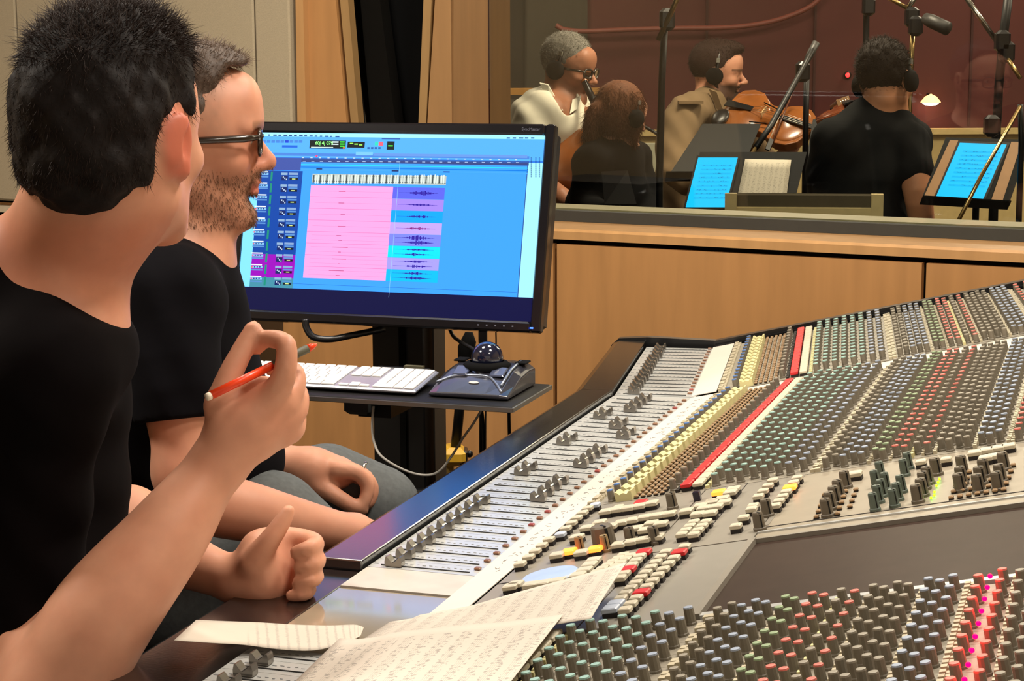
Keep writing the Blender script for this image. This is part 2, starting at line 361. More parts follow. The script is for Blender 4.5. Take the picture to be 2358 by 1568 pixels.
for ri, (S, ku, fu) in enumerate(runs):
    for u in fu:                                    # fader plates
        mb = MB(); mb.box(S.F(u, .0725, -.003), (.143, .0343, .006), FAX(S)); mb.build('fader_plate', M_plate, con)
        slots.append((SLOT, S.MF(u - .007, .070))); chips.append((CHIPR if rng.random() < .12 else CHIP, S.MF(u + .008, .131)))
        for k in range(14):
            ticks.box(S.F(u + .004 + .0015 * (k % 2), .018 + .0078 * k, .0002), (.0025 + .002 * rng.random(), .0008 + .001 * (k % 3 == 0), .0004), FAX(S))
        ticks.box(S.F(u - .002, .006, .0002), (.006, .003, .0004), FAX(S))
    for u in ku:                                    # knob plates
        mb = MB(); mb.box(S.K(u, (.043 + TMAX) / 2, -.004), (TMAX - .043, .0344, .008), KAX(S)); mb.build('channel_plate', M_kplate, con)
        for j, (t, c, big) in enumerate(ROWS):
            if ri == 1 and c == 'deep' and False: continue
            du = .0055 * (1 if j % 2 else -1)
            me = KBIG[c] if (big and c in KBIG and t > .2) else KN[c]
            knobs.setdefault(c + '_knob', []).append((me, S.MK(u + du, t) @ Matrix.Rotation(rng.random() * 6.28, 4, 'Z')))
        if not (ri == 0 and 4 <= round((u - .3365) / PITCH) <= -1): rocks.append((ROCK, S.MK(u - .004, .0945)))
        for a in range(5):
            for b in range(2): squares.append((BT['square_button'], S.MK(u - .009 + .017 * b, .1105 + .0088 * a)))
        reds.append((BT['red_button'], S.MK(u, .1795))); creams.append((BT['cream_button'], S.MK(u, .1955)))
        for t, r, h in [(.0475, .0052, .005), (.053, .004, .003), (.147, .0028, .003), (.167, .0034, .004), (.2075, .0036, .004), (.3465, .0042, .004), (.3535, .0046, .005), (.4185, .0028, .005), (.445, .0022, .003), (.4725, .0030, .006), (.486, .0022, .004), (.501, .0028, .005), (.55, .0030, .005), (.591, .0034, .005), (.596, .003, .004), (.633, .003, .005)]:
            for b in (-.011, .002, .0125):
                if r > .004 and b == .002: continue
                c = S.K(u + b + .003 * rng.random(), t, h / 2); beads.cur = 1 if t in (.147, .167) else (2 if t in (.4725, .2075) else 0)
                beads.box(c, (r * 1.5, r * 2.0, h), KAX(S))
        for i in range(7):                          # gaps between the teal columns carry white legends
            beads.cur = 0; beads.box(S.K(u + .014, .2265 + .0164 * i, .0003), (.002, .005, .0006), KAX(S))
for k, v in knobs.items(): place(k, v)
place('square_button', squares); place('red_button', reds); place('rocker_switch', rocks); place('fader_slot', slots); place('fader_lamp', chips)
tag(beads.build('small_switches', [mat('ivory switch', (188, 178, 152), .5), M_bbase, M_yel], con), kind='stuff')
tag(ticks.build('printed_scale', mat('grey print', (120, 122, 124), .7), con), kind='stuff')
POS = [.0315] * 10 + [.101] * 4 + [.0325] * 2 + [.1005] * 4 + [.0325] * 2 + [.109] * 2 + [.078] * 2 + [.0325] * 2 + [.066] * 4
for i, v in enumerate(POS): caps.append((FCAP, A.MF(.0215 + PITCH * i - .007, v)))
for i in range(15): caps.append((FCAP, B.MF(.02 + PITCH * i - .007, .032 + .004 * rng.random())))
for i in range(13): caps.append((FCAP, A.MF(-.3205 - PITCH * i - .03, .034)))
place('fader_cap', caps)
# ---- wedge between the straight run and the wing, master deck, tray
def kpoly(nm, pts, m_, h0=-.008, h1=0, S=A):
    mb = MB(); mb.prism([S.K(u, t, h0) for u, t in pts], S.N * (h1 - h0)); return mb.build(nm, m_, con)
def fpoly(nm, pts, m_, h0=-.006, h1=0, S=A):
    mb = MB(); mb.prism([S.F(u, v, h0) for u, v in pts], ZV * (h1 - h0)); return mb.build(nm, m_, con)
def a_of_b(u, t):                               # wing knob-deck point expressed in the straight run's coordinates (approximate level)
    d = B.K(u, t) - A.p0; return d @ A.U, d @ A.T
mb = MB(); mb.prism([A.K(1.122, .043, -.004), A.K(1.122, TMAX, -.004), B.K(0, TMAX, -.004), B.K(0, .043, -.004)], ZV * .003); mb.build('corner_filler', mat('pale filler strip', (222, 212, 196), .5), con)
mb = MB(); mb.prism([A.F(1.122, 0, -.006), A.F(1.122, HV, -.006), B.F(.002, HV, -.006), B.F(.002, 0, -.006)], ZV * .005); mb.build('deck_filler', M_plate, con)
fpoly('blank_plate', [(-.0765, .001), (-.0765, .144), (.003, .144), (.003, .001)], mat('blank plate enamel', (196, 190, 180), .4))
fpoly('script_tray', [(-.30, .001), (-.30, .144), (-.079, .144), (-.079, .001)], mat('glossy tray laminate', (168, 156, 134), .05, var=.02, coat=1.), h1=-.002); MATS['glossy tray laminate'].node_tree.nodes['Principled BSDF'].inputs['IOR'].default_value = 2.
# paper strips with pen marks
M_pen = mat('pencil marks', (120, 112, 112), .8)
for S, u0, u1 in ((A, -.30, 1.15), (B, .012, .545), (A, -.78, -.303)):
    mb = MB(); mb.prism([S.K(u0, -.004, .0), S.K(u1, -.004, 0), S.K(u1, .040, 0), S.K(u0, .040, 0)], S.N * .001); mb.build('scribble_strip', M_strip, con)
mk = MB()
for u in [.0215 + PITCH * i for i in range(0, 32)]:
    for q in range(4):
        c = A.K(u + (rng.random() - .5) * .018, .008 + .006 * q * rng.random() + .006, .0012); a = rng.random() * 3; d = np.array([A.T * math.cos(a) + A.U * math.sin(a), A.N, np.cross(A.T * math.cos(a) + A.U * math.sin(a), A.N)])
        mk.box(c, (.006, .0003, .0007), d)
tag(mk.build('pen_marks', M_pen, con), kind='stuff')
# master decks
kpoly('master_plate', [(-.288, .043), (.317, .043), (.317, .206), (-.288, .206)], M_master)
kpoly('master_plate', [(.004, .208), (.317, .208), (.317, .330), (.004, .330)], M_master)
kpoly('master_plate', [(.004, .332), (.317, .332), (.317, TMAX), (.004, TMAX)], mat('master plate warm', (150, 140, 122), .42, var=.06))
kpoly('blank_cover', [(-.288, .208), (.0, .208), (.0, .325), (-.288, .325)], mat('grey cover enamel', (142, 138, 128), .35, var=.05))
kpoly('screen_recess', [(-.277, .335), (-.004, .335), (-.004, TMAX), (-.277, TMAX)], mat('smoked glass', (58, 45, 38), .45, var=.15, scale=30, spec=.1), h0=-.03, h1=-.004)
kpoly('recess_frame', [(-.288, .327), (.002, .327), (.002, .335), (-.288, .335)], M_master, h1=.002)
kpoly('recess_frame', [(-.004, .335), (.002, .335), (.002, TMAX), (-.004, TMAX)], M_master, h1=.001)
kpoly('recess_frame', [(-.288, .335), (-.277, .335), (-.277, TMAX), (-.288, TMAX)], M_plate, h1=.0)
kpoly('deck_rail', [(.024, .332), (.028, .332), (.028, TMAX), (.024, TMAX)], M_plate, h0=0, h1=.002)
for (u0, t0, u1, t1) in [(.06, .332, .317, .338), (.05, .262, .317, .263), (-.05, .043, -.048, .206), (.05, .333, .052, .66), (.045, .39, .31, .3905)]:
    kpoly('plate_seam', [(u0, t0), (u1, t0), (u1, t1 if t1 != t0 else t1 + .001), (u0, t1)], M_bbase if t1 - t0 < .002 or u1 - u0 < .004 else M_master, h0=0, h1=.0006)
# buttons of the master section, read off a close view (origin 1000,1000 scale 2.76)
def q4(x, y): return 1000 + x / 2.76, 1000 + y / 2.76
def q5(x, y): return 1550 + x / 2.579, 960 + y / 2.579
M_lit = mat('lit amber button', (255, 122, 40), .4, emit=2.2); M_pale = mat('pale blue button', (188, 198, 214), .4)
SQ = button_mesh('cream_button', .0165, .0165, .010, M_cream); SQR = button_mesh('red_button', .0165, .0165, .010, M_redb); SQL = button_mesh('lit_button', .0165, .0165, .010, M_lit); SQP = button_mesh('pale_button', .0165, .0165, .010, M_pale)
SM = button_mesh('cream_button', .013, .013, .010, M_cream)
bl = []
def bt(me, pts, f=q4, h=.009):
    for x, y in pts: u, t = A.px(*f(x, y), h); bl.append((me, A.MK(u, t)))
bt(SM, [(545, 815), (598, 772), (640, 735), (682, 698), (728, 660), (835, 590), (872, 556), (905, 524), (942, 492), (975, 462)]); bt(button_mesh('pale_button', .013, .013, .010, M_pale), [(800, 628), (1020, 442)])
bt(SQ, [(1090, 482), (1160, 470), (1232, 460), (1302, 448), (1380, 430)]); bt(SM, [(1170, 456)])
bt(SQ, [(970, 586), (1050, 552), (1120, 575), (1188, 552), (1258, 537), (1332, 520), (1412, 508), (1492, 496), (1600, 480), (1692, 446), (1672, 500), (1752, 492), (1712, 462), (1790, 452), (1842, 424), (1760, 424)])
bt(SQ, [(905, 645), (1280, 590), (1340, 600), (1378, 558), (1440, 560), (1172, 692), (1245, 676), (1330, 660), (1412, 644)])
bt(SQ, [(780, 758), (935, 742)]); bt(SQL, [(855, 735), (1022, 718)])
bt(SQR, [(1312, 426)]); bt(SQ, [(1880, 362), (1900, 340), (1830, 400), (1762, 420)]); bt(SQL, [(1806, 360)])
for k in range(4):                                   # twin column beside the deck
    f = k / 3.; bt(SM, [(1572 + 76 * f, 628 - 78 * f), (1648 + 78 * f, 628 - 80 * f)])
for k in range(12):
    f = k / 11.; me = SQR if k in (2, 8) else (SQP if k in (0, 1) else SM)
    bt(SM if k not in (0, 1) else SQP, [(1120 + 350 * f, 1100 - 360 * f)]); bt(SQR if k in (3, 10) else SM, [(1212 + 378 * f, 1105 - 400 * f)])
for k in range(7): bt(SQR if k in (2, 6) else SM, [(1180 + 150 * k / 6, 905 - 165 * k / 6)])
for k in range(6): bt(SM, [(1030 + 170 * k / 5, 870 - 110 * k / 5), (1085 + 160 * k / 5, 880 - 115 * k / 5)])
bt(SQ, [(612, 948), (692, 938), (780, 924), (912, 888), (955, 855), (985, 822), (1012, 792), (485, 958), (515, 944)])
for k in range(4):
    f = k / 3.; bt(SM, [(505 + 85 * f, 465 - 95 * f)], q5); 
for k in range(7): bt(SQL if k == 4 else SM, [(605 + 130 * k / 6, 520 - 165 * k / 6)], q5)
bt(SM, [(372, 640), (418, 590), (465, 540), (475, 520)], q5); bt(SQ, [(1080, 330)], q5)
bt(SQ, [(1790, 205), (1860, 190), (1925, 178), (1990, 165), (1855, 235), (1905, 225)], q5)
bt(SM, [(1470, 260), (1620, 245)], q5)
small = []
for i in range(5):
    for j in range(4):
        u, t = A.px(*q5(850 + 62 * j + 12 * i, 585 - 10 * j - 33 * i), .004)
        if not (i == 0 and j == 3): small.append((BT['square_button'], A.MK(u, t)))
for i in range(5):
    for j in range(7): u, t = A.px(*q5(1650 + 52 * j + 14 * i, 470 - 8 * j - 36 * i), .004); small.append((BT['square_button'], A.MK(u, t)))
creams += [b for b in bl if b[0].name.startswith('cream_button')]
place('cream_button', creams); place('red_button', [b for b in bl if b[0].name.startswith('red_button')])
place('lit_button', [b for b in bl if b[0].name.startswith('lit')]); place('pale_button', [b for b in bl if b[0].name.startswith('pale')])
place('square_button', small)
# tall pointer knobs of the master deck
def pointer(r, h, m_):
    mb = MB(); mb.lathe((0, 0, 0), [(r * 1.15, 0), (r * 1.15, .003), (r, .004), (r * .92, h - .002), (r * .8, h)], seg=12, smooth=False); mb.cur = 1; mb.box((r * .96, 0, h * .5), (r * .12, r * .22, h * .8)); mb.box((r * .45, 0, h), (r * .9, r * .2, .0008)); return mb.mesh('pointer_knob', [m_, M_black])
M_kdark = mat('dark taupe knob', (104, 95, 80), .5); M_kteal = mat('slate teal knob', (92, 104, 94), .5); M_ktan = mat('tan knob plastic', (150, 128, 90), .5)
PK = pointer(.0068, .021, M_kdark); PT = pointer(.0056, .021, M_kteal); PB = pointer(.0145, .026, M_kdark); PS = pointer(.0055, .02, M_ktan)
pk = []
def kn(me, pts, f=q5, h=.02):
    for x, y in pts: u, t = A.px(*f(x, y), h); pk.append((me, A.MK(u, t) @ Matrix.Rotation(-.9, 4, 'Z')))
kn(PK, [(900, 490), (922, 450), (948, 415), (972, 378), (545, 492), (1012, 325)]); kn(PK, [(498, 570)]); kn(PT, [(1182, 455), (1207, 410), (1228, 375), (1250, 335), (1190, 322), (1220, 270), (1298, 432), (1322, 395), (1345, 350), (1362, 255), (1385, 215)])
kn(PK, [(1438, 405), (1466, 370), (1478, 330), (1500, 300), (1550, 248), (1700, 300), (1690, 340), (1705, 235), (1800, 345), (1812, 300), (1835, 255), (1915, 330), (1932, 285), (1952, 215)])
kn(PB, [(1058, 578)], q4, .026); kn(PS, [(1072, 640), (912, 650)], q4); kn(PK, [(1232, 595), (1385, 590), (1498, 375)], q4)
place('pointer_knob', pk)
mb = MB(); u, t = A.px(*q4(735, 885), .006); mb.lathe((0, 0, 0), [(.034, 0), (.034, .004), (.031, .006), (.006, .006)], seg=32, smooth=False); mb.build('jog_wheel', mat('pale jog wheel', (196, 206, 216), .12, coat=.5), con, A.MK(u, t))
# lamps: green on the deck, magenta in the near channels, amber
lm = MB()
for p in [(1530, 470), (1550, 435), (1562, 398), (1580, 358), (1548, 455), (1572, 378)]:
    u, t = A.px(*q5(*p), .004); lm.sphere(A.K(u, t, .002), .0017, 6, 4)
tag(lm.build('green_lamps', mat('green lamp', (130, 255, 20), .4, emit=2.5), con), kind='stuff')
mb = MB(); mb.sphere((0, 0, .004), .0023, 8, 6); LED = mb.mesh('magenta_lamp', mat('magenta lamp', (255, 0, 20), .4, emit=30., spec=.1))
for i in range(13): obj('magenta_lamp', LED, con, A.MK(-.3205 - PITCH * i - .004, .6135, .009))
# dark slots of the master deck
for p in [(1672, 400), ]:
    u, t = A.px(*q4(*p), .004); mb = MB(); mb.bbox((0, 0, .006), (.009, .009, .012), b=.001); mb.build('lens_cube', mat('dark lens', (40, 36, 52), .15), con, A.MK(u, t))
# ---- arm rests, end cheeks and body
def arm(S, u0, u1, nm, prof, m_=M_leather):
    mb = MB(); mb.prism([S.F(u0, v, z - ZF) for v, z in prof], S.U * (u1 - u0)); o = mb.build(nm, m_, con); 
    bv = o.modifiers.new('bevel', 'BEVEL'); bv.width = .002; bv.segments = 2; bv.limit_method = 'ANGLE'
    for p in o.data.polygons: p.use_smooth = False
    return o
PA = [(-.004, .715), (-.003, .769), (-.058, .769), (-.070, .763), (-.078, .748), (-.080, .715)]
arm(A, -.004, 1.130, 'arm_rest', PA); arm(B, -.004, .555, 'arm_rest', PA)
arm(A, -.80, -.008, 'arm_pad', [(-.002, .715), (-.002, .7565), (-.10, .7565), (-.115, .748), (-.12, .715)])
def body(S, u0, u1):
    P = [(-.06, .72), (HV, .745), (HV + TMAX * math.cos(AL), .745 + TMAX * math.sin(AL)), (HV + TMAX * math.cos(AL) + .03, .745 + TMAX * math.sin(AL) - .02), (HV + TMAX * math.cos(AL) + .03, .35), (.35, .30), (.10, .60), (-.06, .66)]
    mb = MB(); mb.prism([S.F(u0, v, z - ZF) for v, z in P], S.U * (u1 - u0)); mb.build('console_body', M_body, con)
    for u in (u0 + .12, u1 - .12):
        mb = MB(); mb.box(S.F(u, .6, .16 - ZF), (.3, .08, .32), FAX(S)); mb.build('pedestal', M_body, con)
body(A, -.78, 1.13); body(B, .03, .555)
mb = MB(); P = [(-.080, .72), (-.076, .757), (-.06, .772), (.0, .776), (HV, .772), (HV + TMAX * math.cos(AL), .772 + TMAX * math.sin(AL)), (HV + TMAX * math.cos(AL) + .035, .6), (.3, .55), (.0, .66)]
mb.prism([B.F(.556, v, z - ZF) for v, z in P], B.U * .022); mb.build('end_cheek', M_blackp, con)
mb = MB(); mb.prism([B.K(.545, .0, .0), B.K(.556, .0, 0), B.K(.556, TMAX, 0), B.K(.545, TMAX, 0)], B.N * .004); mb.build('end_trim', M_black, con)
# ================================================================== computer stand, monitor, keyboard, trackball
def attr_mesh(name, quads, m_, parent):
    """quads: list of (4 points, rgb) -> one mesh with a colour per face"""
    v = []; f = []; c = []
    for P, rgb in quads:
        n = len(v); v += [tuple(p) for p in P]; f.append(tuple(range(n, n + len(P)))); c += [(*lin(rgb), 1)] * len(P)
    me = bpy.data.meshes.new(name); me.from_pydata(v, [], f); a = me.color_attributes.new('col', 'FLOAT_COLOR', 'CORNER')
    a.data.foreach_set('color', np.array(c, np.float32).ravel()); me.materials.append(m_); return obj(name, me, parent)
def emis_mat(name, strength):
    m = bpy.data.materials.new(name); m.use_nodes = True; nt = m.node_tree; b = nt.nodes['Principled BSDF']
    a = nt.nodes.new('ShaderNodeAttribute'); a.attribute_name = 'col'; b.inputs['Base Color'].default_value = (.01, .01, .01, 1); b.inputs['Roughness'].default_value = .35; b.inputs['Specular IOR Level'].default_value = .15; b.inputs['Base Color'].default_value = (.004, .004, .004, 1)
    nt.links.new(a.outputs['Color'], b.inputs['Emission Color']); b.inputs['Emission Strength'].default_value = strength; return m
def text(name, s, size, m_, M, parent):
    cu = bpy.data.curves.new(name, 'FONT'); cu.body = s; cu.size = size; cu.fill_mode = 'FRONT'
    t = bpy.data.objects.new(name + '_tmp', cu); col.objects.link(t); dg = bpy.context.evaluated_depsgraph_get()
    me = bpy.data.meshes.new_from_object(t.evaluated_get(dg)); bpy.data.objects.remove(t); me.materials.clear(); me.materials.append(m_)
    return obj(name, me, parent, M)
TAU = R(15); MU = ZV * math.cos(TAU) + A.U * math.sin(TAU); MN = np.cross(A.V, MU); MBR = at(1244, 767, 3.15); MW, MH = .612, .372
MO = MBR - A.V * MW                                   # lower left outer corner
MAX_ = np.array([A.V, -MN, MU])
def mp(a, b, d=0): return MO + A.V * a + MU * b + MN * d
mon = empty('computer_monitor', mp(MW / 2, 0, -.05), 'black widescreen monitor showing a blue audio editing session', 'monitor')
mb = MB()                                              # shell: bezel frame and back
for a0, a1, b0, b1 in ((0, .019, 0, MH), (MW - .019, MW, 0, MH), (.019, MW - .019, 0, .019), (.019, MW - .019, MH - .02, MH)):
    mb.bbox(mp((a0 + a1) / 2, (b0 + b1) / 2, -.008), (a1 - a0, .02, b1 - b0), MAX_, b=.0035)
mb.build('bezel', mat('gloss black bezel', (14, 14, 20), .22, coat=.4), mon)
mb = MB(); mb.bbox(mp(MW / 2, MH / 2, -.035), (MW - .006, .038, MH - .006), MAX_, b=.012); mb.bbox(mp(MW / 2, MH * .5, -.07), (.34, .04, .22), MAX_, b=.012); mb.build('housing', M_blackp, mon)
mb = MB(); mb.quad(mp(.017, .017, -.004), mp(MW - .017, .017, -.004), mp(MW - .017, MH - .018, -.004), mp(.017, MH - .018, -.004)); pn = mb.build('panel', emis_mat('dark desktop', 0), mon)
Q = []; LV = [-.0038]
def sp(x, y):                                          # read from a close view: origin 520,250 scale 2.851
    d = onplane(520 + x / 2.851, 250 + y / 2.851, MO, MN) - MO; return d @ A.V, d @ MU
def rc(x0, y0, x1, y1, rgb, lv=0):
    a0, b0 = sp(x0, y0); a1, b1 = sp(x1, y1); a0 = max(a0, .0195); a1 = min(a1, MW - .0195); b1 = max(b1, .0195)
    if a1 <= a0: return
    if b0 < b1: b0, b1 = b1, b0
    d = -.0038 + .00012 * lv; Q.append(([mp(a0, b1, d), mp(a1, b1, d), mp(a1, b0, d), mp(a0, b0, d)], rgb))
def rab(a0, b0, a1, b1, rgb, lv=0):
    d = -.0038 + .00012 * lv; Q.append(([mp(a0, b0, d), mp(a1, b0, d), mp(a1, b1, d), mp(a0, b1, d)], rgb))
rab(.0195, .0195, MW - .0195, .062, (5, 8, 56)); rab(.0195, .062, MW - .0195, .352, (54, 146, 250), 1)
rab(.0195, .345, MW - .0195, .352, (150, 222, 255), 2); rab(.0195, .306, MW - .0195, .345, (76, 160, 250), 2); rab(.0195, .302, MW - .0195, .306, (40, 110, 205), 3)
rc(200, 285, 1988, 330, (66, 120, 200), 3); rc(850, 282, 960, 305, (110, 180, 250), 4); rc(965, 290, 1975, 322, (92, 138, 208), 4)
rc(200, 318, 1985, 372, (48, 62, 118), 3); rc(180, 318, 485, 405, (56, 76, 150), 4)
rc(488, 362, 1980, 392, (30, 200, 245), 4); rc(488, 378, 1980, 410, (0, 112, 205), 5); rc(488, 400, 1980, 420, (60, 150, 235), 5)
ar_ = sp(1985, 320)[0]; rab(ar_, .062, MW - .0195, .302, (150, 222, 255), 3); rab(ar_ - .0015, .062, ar_, .302, (40, 70, 130), 4)
rab(.0195, .062, sp(155, 1100)[0], .302, (120, 205, 255), 3)
al_, ar2 = sp(155, 1100)[0], sp(440, 1100)[0]; rab(al_, sp(300, 955)[1], ar2, sp(300, 405)[1], (0, 62, 150), 4); rab(al_, sp(300, 1108)[1], ar2, sp(300, 955)[1], (140, 0, 170), 4); rab(al_, .062, ar2, sp(300, 1108)[1], (60, 130, 150), 4)
for i in range(10):
    y = 412 + i * 76.5
    for j, (x0, x1, c) in enumerate(((200, 275, (120, 178, 225)), (360, 400, (130, 160, 190)), (410, 470, (120, 150, 190)))):
        xo = -(y - 412) * .065; rc(x0 + xo, y + 6, x1 + xo, y + 22, c, 5); rc(x0 + xo, y + 26, x1 + xo, y + 38, (80, 130, 190), 5)
    rc(200 + xo, y - 6, 272 + xo, y + 4, (220, 235, 240), 6)
    for k in range(4): rc(203 + xo + 17 * k, y + 9, 211 + xo + 17 * k, y + 18, (230, 80, 90) if k == 0 else (40, 60, 110), 6)
    rc(415 + xo, y + 40, 468 + xo, y + 56, (10, 20, 30), 6); rc(430 + xo, y + 45, 452 + xo, y + 51, (210, 235, 140), 7); rc(362 + xo, y + 26, 400 + xo, y + 58, (6, 30, 90), 6)
    for k in range(3): rc(370 + xo + 10 * k, y + 30 + 8 * k, 376 + xo + 10 * k, y + 40 + 8 * k, (180, 200, 220), 7)
    rc(292 + xo, y, 300 + xo, y + 60, (20, 130, 110), 6)
rc(565, 425, 1440, 500, (168, 178, 172), 4); rc(565, 438, 1440, 452, (96, 104, 104), 5); rc(565, 476, 1440, 486, (96, 104, 104), 5)
for i in range(60): x = 570 + i * 14.5; rc(x, 430 + 6 * rng.random(), x + 3, 492, (205, 215, 205) if i % 3 else (60, 70, 70), 6)
a0, b0 = sp(568, 500); a1, b1 = sp(1030, 1128); pk0, pk1 = a0 - .004, a1 + .004                       # selected pink region
rab(pk0, b1, pk1, b0, (255, 150, 204), 5)
CL = [(84, 92, 214), (150, 122, 224), (0, 150, 240), (176, 148, 230), (112, 122, 226), (0, 206, 255), (150, 142, 234), (0, 172, 236)]
a2 = sp(1412, 800)[0]; hh = (b0 - b1) / 8
for i, c in enumerate(CL):
    t0 = b0 - hh * i; rab(pk1, t0 - hh, a2, t0 - .0004, c, 5); am = pk1 + (a2 - pk1) * .52
    n = 2 if i >= 4 else 1
    for q in range(n):
        yc = t0 - hh * (.5 if n == 1 else (.3 + .4 * q)); rab(pk1 + .012, yc - .0002, a2 - .012, yc + .0002, (30, 20, 130), 6)
        for k in range(26):
            x = am + (k - 13) * .0026; hgt = (.0042 if i in (0, 4) else .0026) * math.exp(-((k - 14) / 7.) ** 2) * (.4 + .8 * rng.random()); rab(x, yc - hgt, x + .0022, yc + hgt, (36, 10, 140) if i != 3 else (120, 20, 110), 7)
        rab(pk0 + .01, yc - .00012, pk1, yc + .00012, (214, 96, 160), 6); rab(pk0 + .05 + .02 * rng.random(), yc - .0005, pk0 + .065 + .02 * rng.random(), yc + .0005, (150, 40, 100), 7)
    rab(pk0, t0 - .0003, pk1, t0 + .0002, (200, 80, 150), 6)
rab(pk0 - .03, b1 - .012, MW - .05, b1 - .0114, (30, 90, 160), 5); rab(pk1 + .009, b1 - .03, pk1 + .0095, .302, (150, 200, 240), 8)
# transport bar: counters, buttons, words as dashes
rc(548, 205, 780, 262, (8, 18, 20), 5); rc(796, 215, 906, 255, (8, 18, 20), 5); rc(1056, 212, 1100, 268, (8, 30, 30), 5); rc(1062, 238, 1092, 246, (70, 240, 60), 6)
rc(690, 212, 735, 222, (200, 220, 220), 6); rc(690, 228, 735, 236, (200, 220, 220), 6)
for k in range(3): rc(745, 212 + 14 * k, 775, 221 + 14 * k, (60, 220, 60), 6); rc(810 + 30 * k, 222 + 5 * k, 832 + 30 * k, 230 + 5 * k, (150, 240, 80), 6)
rc(555, 248, 700, 256, (190, 210, 205), 6); rc(765, 250, 776, 260, (250, 130, 40), 6)
rc(1000, 215, 1028, 243, (255, 90, 110), 5); rc(975, 215, 995, 240, (40, 200, 170), 5); rc(365, 238, 465, 254, (20, 90, 200), 5)
for i in range(9): rc(235 + 30 * i, 205, 257 + 30 * i, 222, (60, 120, 200) if i != 5 else (20, 60, 190), 5); rc(925 + 24 * (i % 4), 250, 940 + 24 * (i % 4), 262, (40, 80, 140), 5)
for i in range(16): w_ = 12 + 26 * rng.random(); x = 205 + 34 * i; rc(x, 165 + .022 * (x - 205), x + w_ * .7, 174 + .022 * (x - 205), (30, 70, 130), 6)
for i in range(5): rc(1840 + 40 * i, 186, 1862 + 40 * i + 8 * (i == 2), 195, (30, 70, 130), 6)
rc(1020, 192, 1140, 200, (40, 80, 150), 6)
for i in range(26):
    x = 495 + 56 * i; rc(x, 312 + .012 * x * .8, x + 14, 318 + .012 * x * .8, (180, 200, 225), 6); rc(x + 6, 338 + .006 * x, x + 26, 343 + .006 * x, (150, 172, 205), 6)
    if i < 20: rc(1998, 320 + 6.5 * i, 2006, 324 + 6.5 * i, (20, 50, 90), 6); rc(2028, 320 + 6.5 * i, 2036, 324 + 6.5 * i, (20, 50, 90), 6); rc(2052, 320 + 6.5 * i, 2060, 324 + 6.5 * i, (20, 50, 90), 6)
rc(585, 305, 598, 316, (240, 60, 110), 7); rc(1085, 402, 1130, 412, (20, 40, 90), 7); rc(590, 390, 628, 399, (20, 40, 90), 7); rc(1425, 410, 1466, 418, (20, 40, 90), 7)
scr = attr_mesh('screen_image', Q, emis_mat('lit screen', 1.0), mon)
u_, b_ = sp(582, 232); text('counter_digits', '60| 4| 079', .0088, mat('green digits', (120, 255, 110), .5, emit=1.2), frame(A.V, MU, MN, mp(u_, b_ - .0005, -.0026)), mon)
text('maker_lettering', 'SyncMaster', .0075, mat('dim silver print', (96, 98, 112), .4), frame(A.V, MU, MN, mp(MW - .062, MH - .0125, .0026)), mon)
mb = MB()
for k in range(5): mb.box(mp(MW - .115 + .016 * k, .0095, .0022), (.003, .0006, .0024), MAX_)
mb.build('button_marks', MATS['dim silver print'], mon)
mb = MB(); mb.box(mp(MW - .016, .008, .0022), (.006, .001, .0025), MAX_); mb.build('power_lamp', mat('blue power lamp', (50, 90, 255), .4, emit=4.), mon)
# column
cA, cB = at(872, 755, 3.40), at(1000, 760, 3.40); cc_ = (cA + cB) / 2; cw = np.linalg.norm((cB - cA)[:2])
std = empty('monitor_stand', (cc_[0], cc_[1], 0), 'black steel column stand carrying the monitor and keyboard shelf', 'stand')
mb = MB(); mb.bbox((cc_[0], cc_[1] + .03, .50), (cw, .10, .94), FAX(A) * 1., b=.004); mb.build('column', mat('column black', (11, 11, 12), .5), std)
mb = MB(); mb.box(cc_ * [1, 1, 0] + ZV * .5 - A.U * .024, (.012, .004, .9), FAX(A)); mb.build('column_groove', M_blackm, std)
mb = MB(); mb.box(cc_ * [1, 1, 0] + ZV * .5 + A.V * (cw / 2 + .001) + A.U * .03, (.003, .06, .9), FAX(A)); mb.build('column_side', mat('column side grey', (62, 58, 52), .6), std)
mb = MB(); mb.bbox((cc_[0], cc_[1] + .03, .52), (cw + .012, .14, .05), FAX(A), b=.006); mb.build('collar', M_blackp, std)
mb = MB(); mb.bbox((cc_[0], cc_[1], .03), (.5, .42, .06), FAX(A), b=.01); mb.build('base', M_black, std)
mid = mp(MW / 2, MH * .5, -.09); mb = MB(); mb.tube([mid, (cc_[0], cc_[1] + .05, mid[2] - .08), (cc_[0], cc_[1] + .05, .9)], .022, 10); mb.build('mount_arm', M_black, std)
# shelf
SZ = .798; sc = A.F(.906, -.42, SZ - ZF)
shf = MB(); shf.bbox(sc + ZV * -.006, (.68, .212, .010), FAX(A), b=.002); sh = shf.build('shelf', mat('black shelf board', (18, 17, 18), .6, spec=.2), std)
mb = MB(); mb.box(A.F(.799, -.42, SZ - ZF - .006), (.682, .003, .007), FAX(A)); mb.box(A.F(.906, -.079, SZ - ZF - .006), (.003, .214, .007), FAX(A)); mb.build('edge_strip', mat('bare aluminium edge', (150, 146, 138), .35, .9), sh)
mb = MB(); mb.bbox(A.F(.86, -.365, SZ - ZF - .024), (.05, .06, .026), FAX(A), b=.006); mb.build('clamp', M_blackp, std)
mb = MB(); mb.box(A.F(.98, -.345, SZ - ZF - .03), (.06, .24, .03), FAX(A)); mb.build('shelf_bracket', M_black, std)
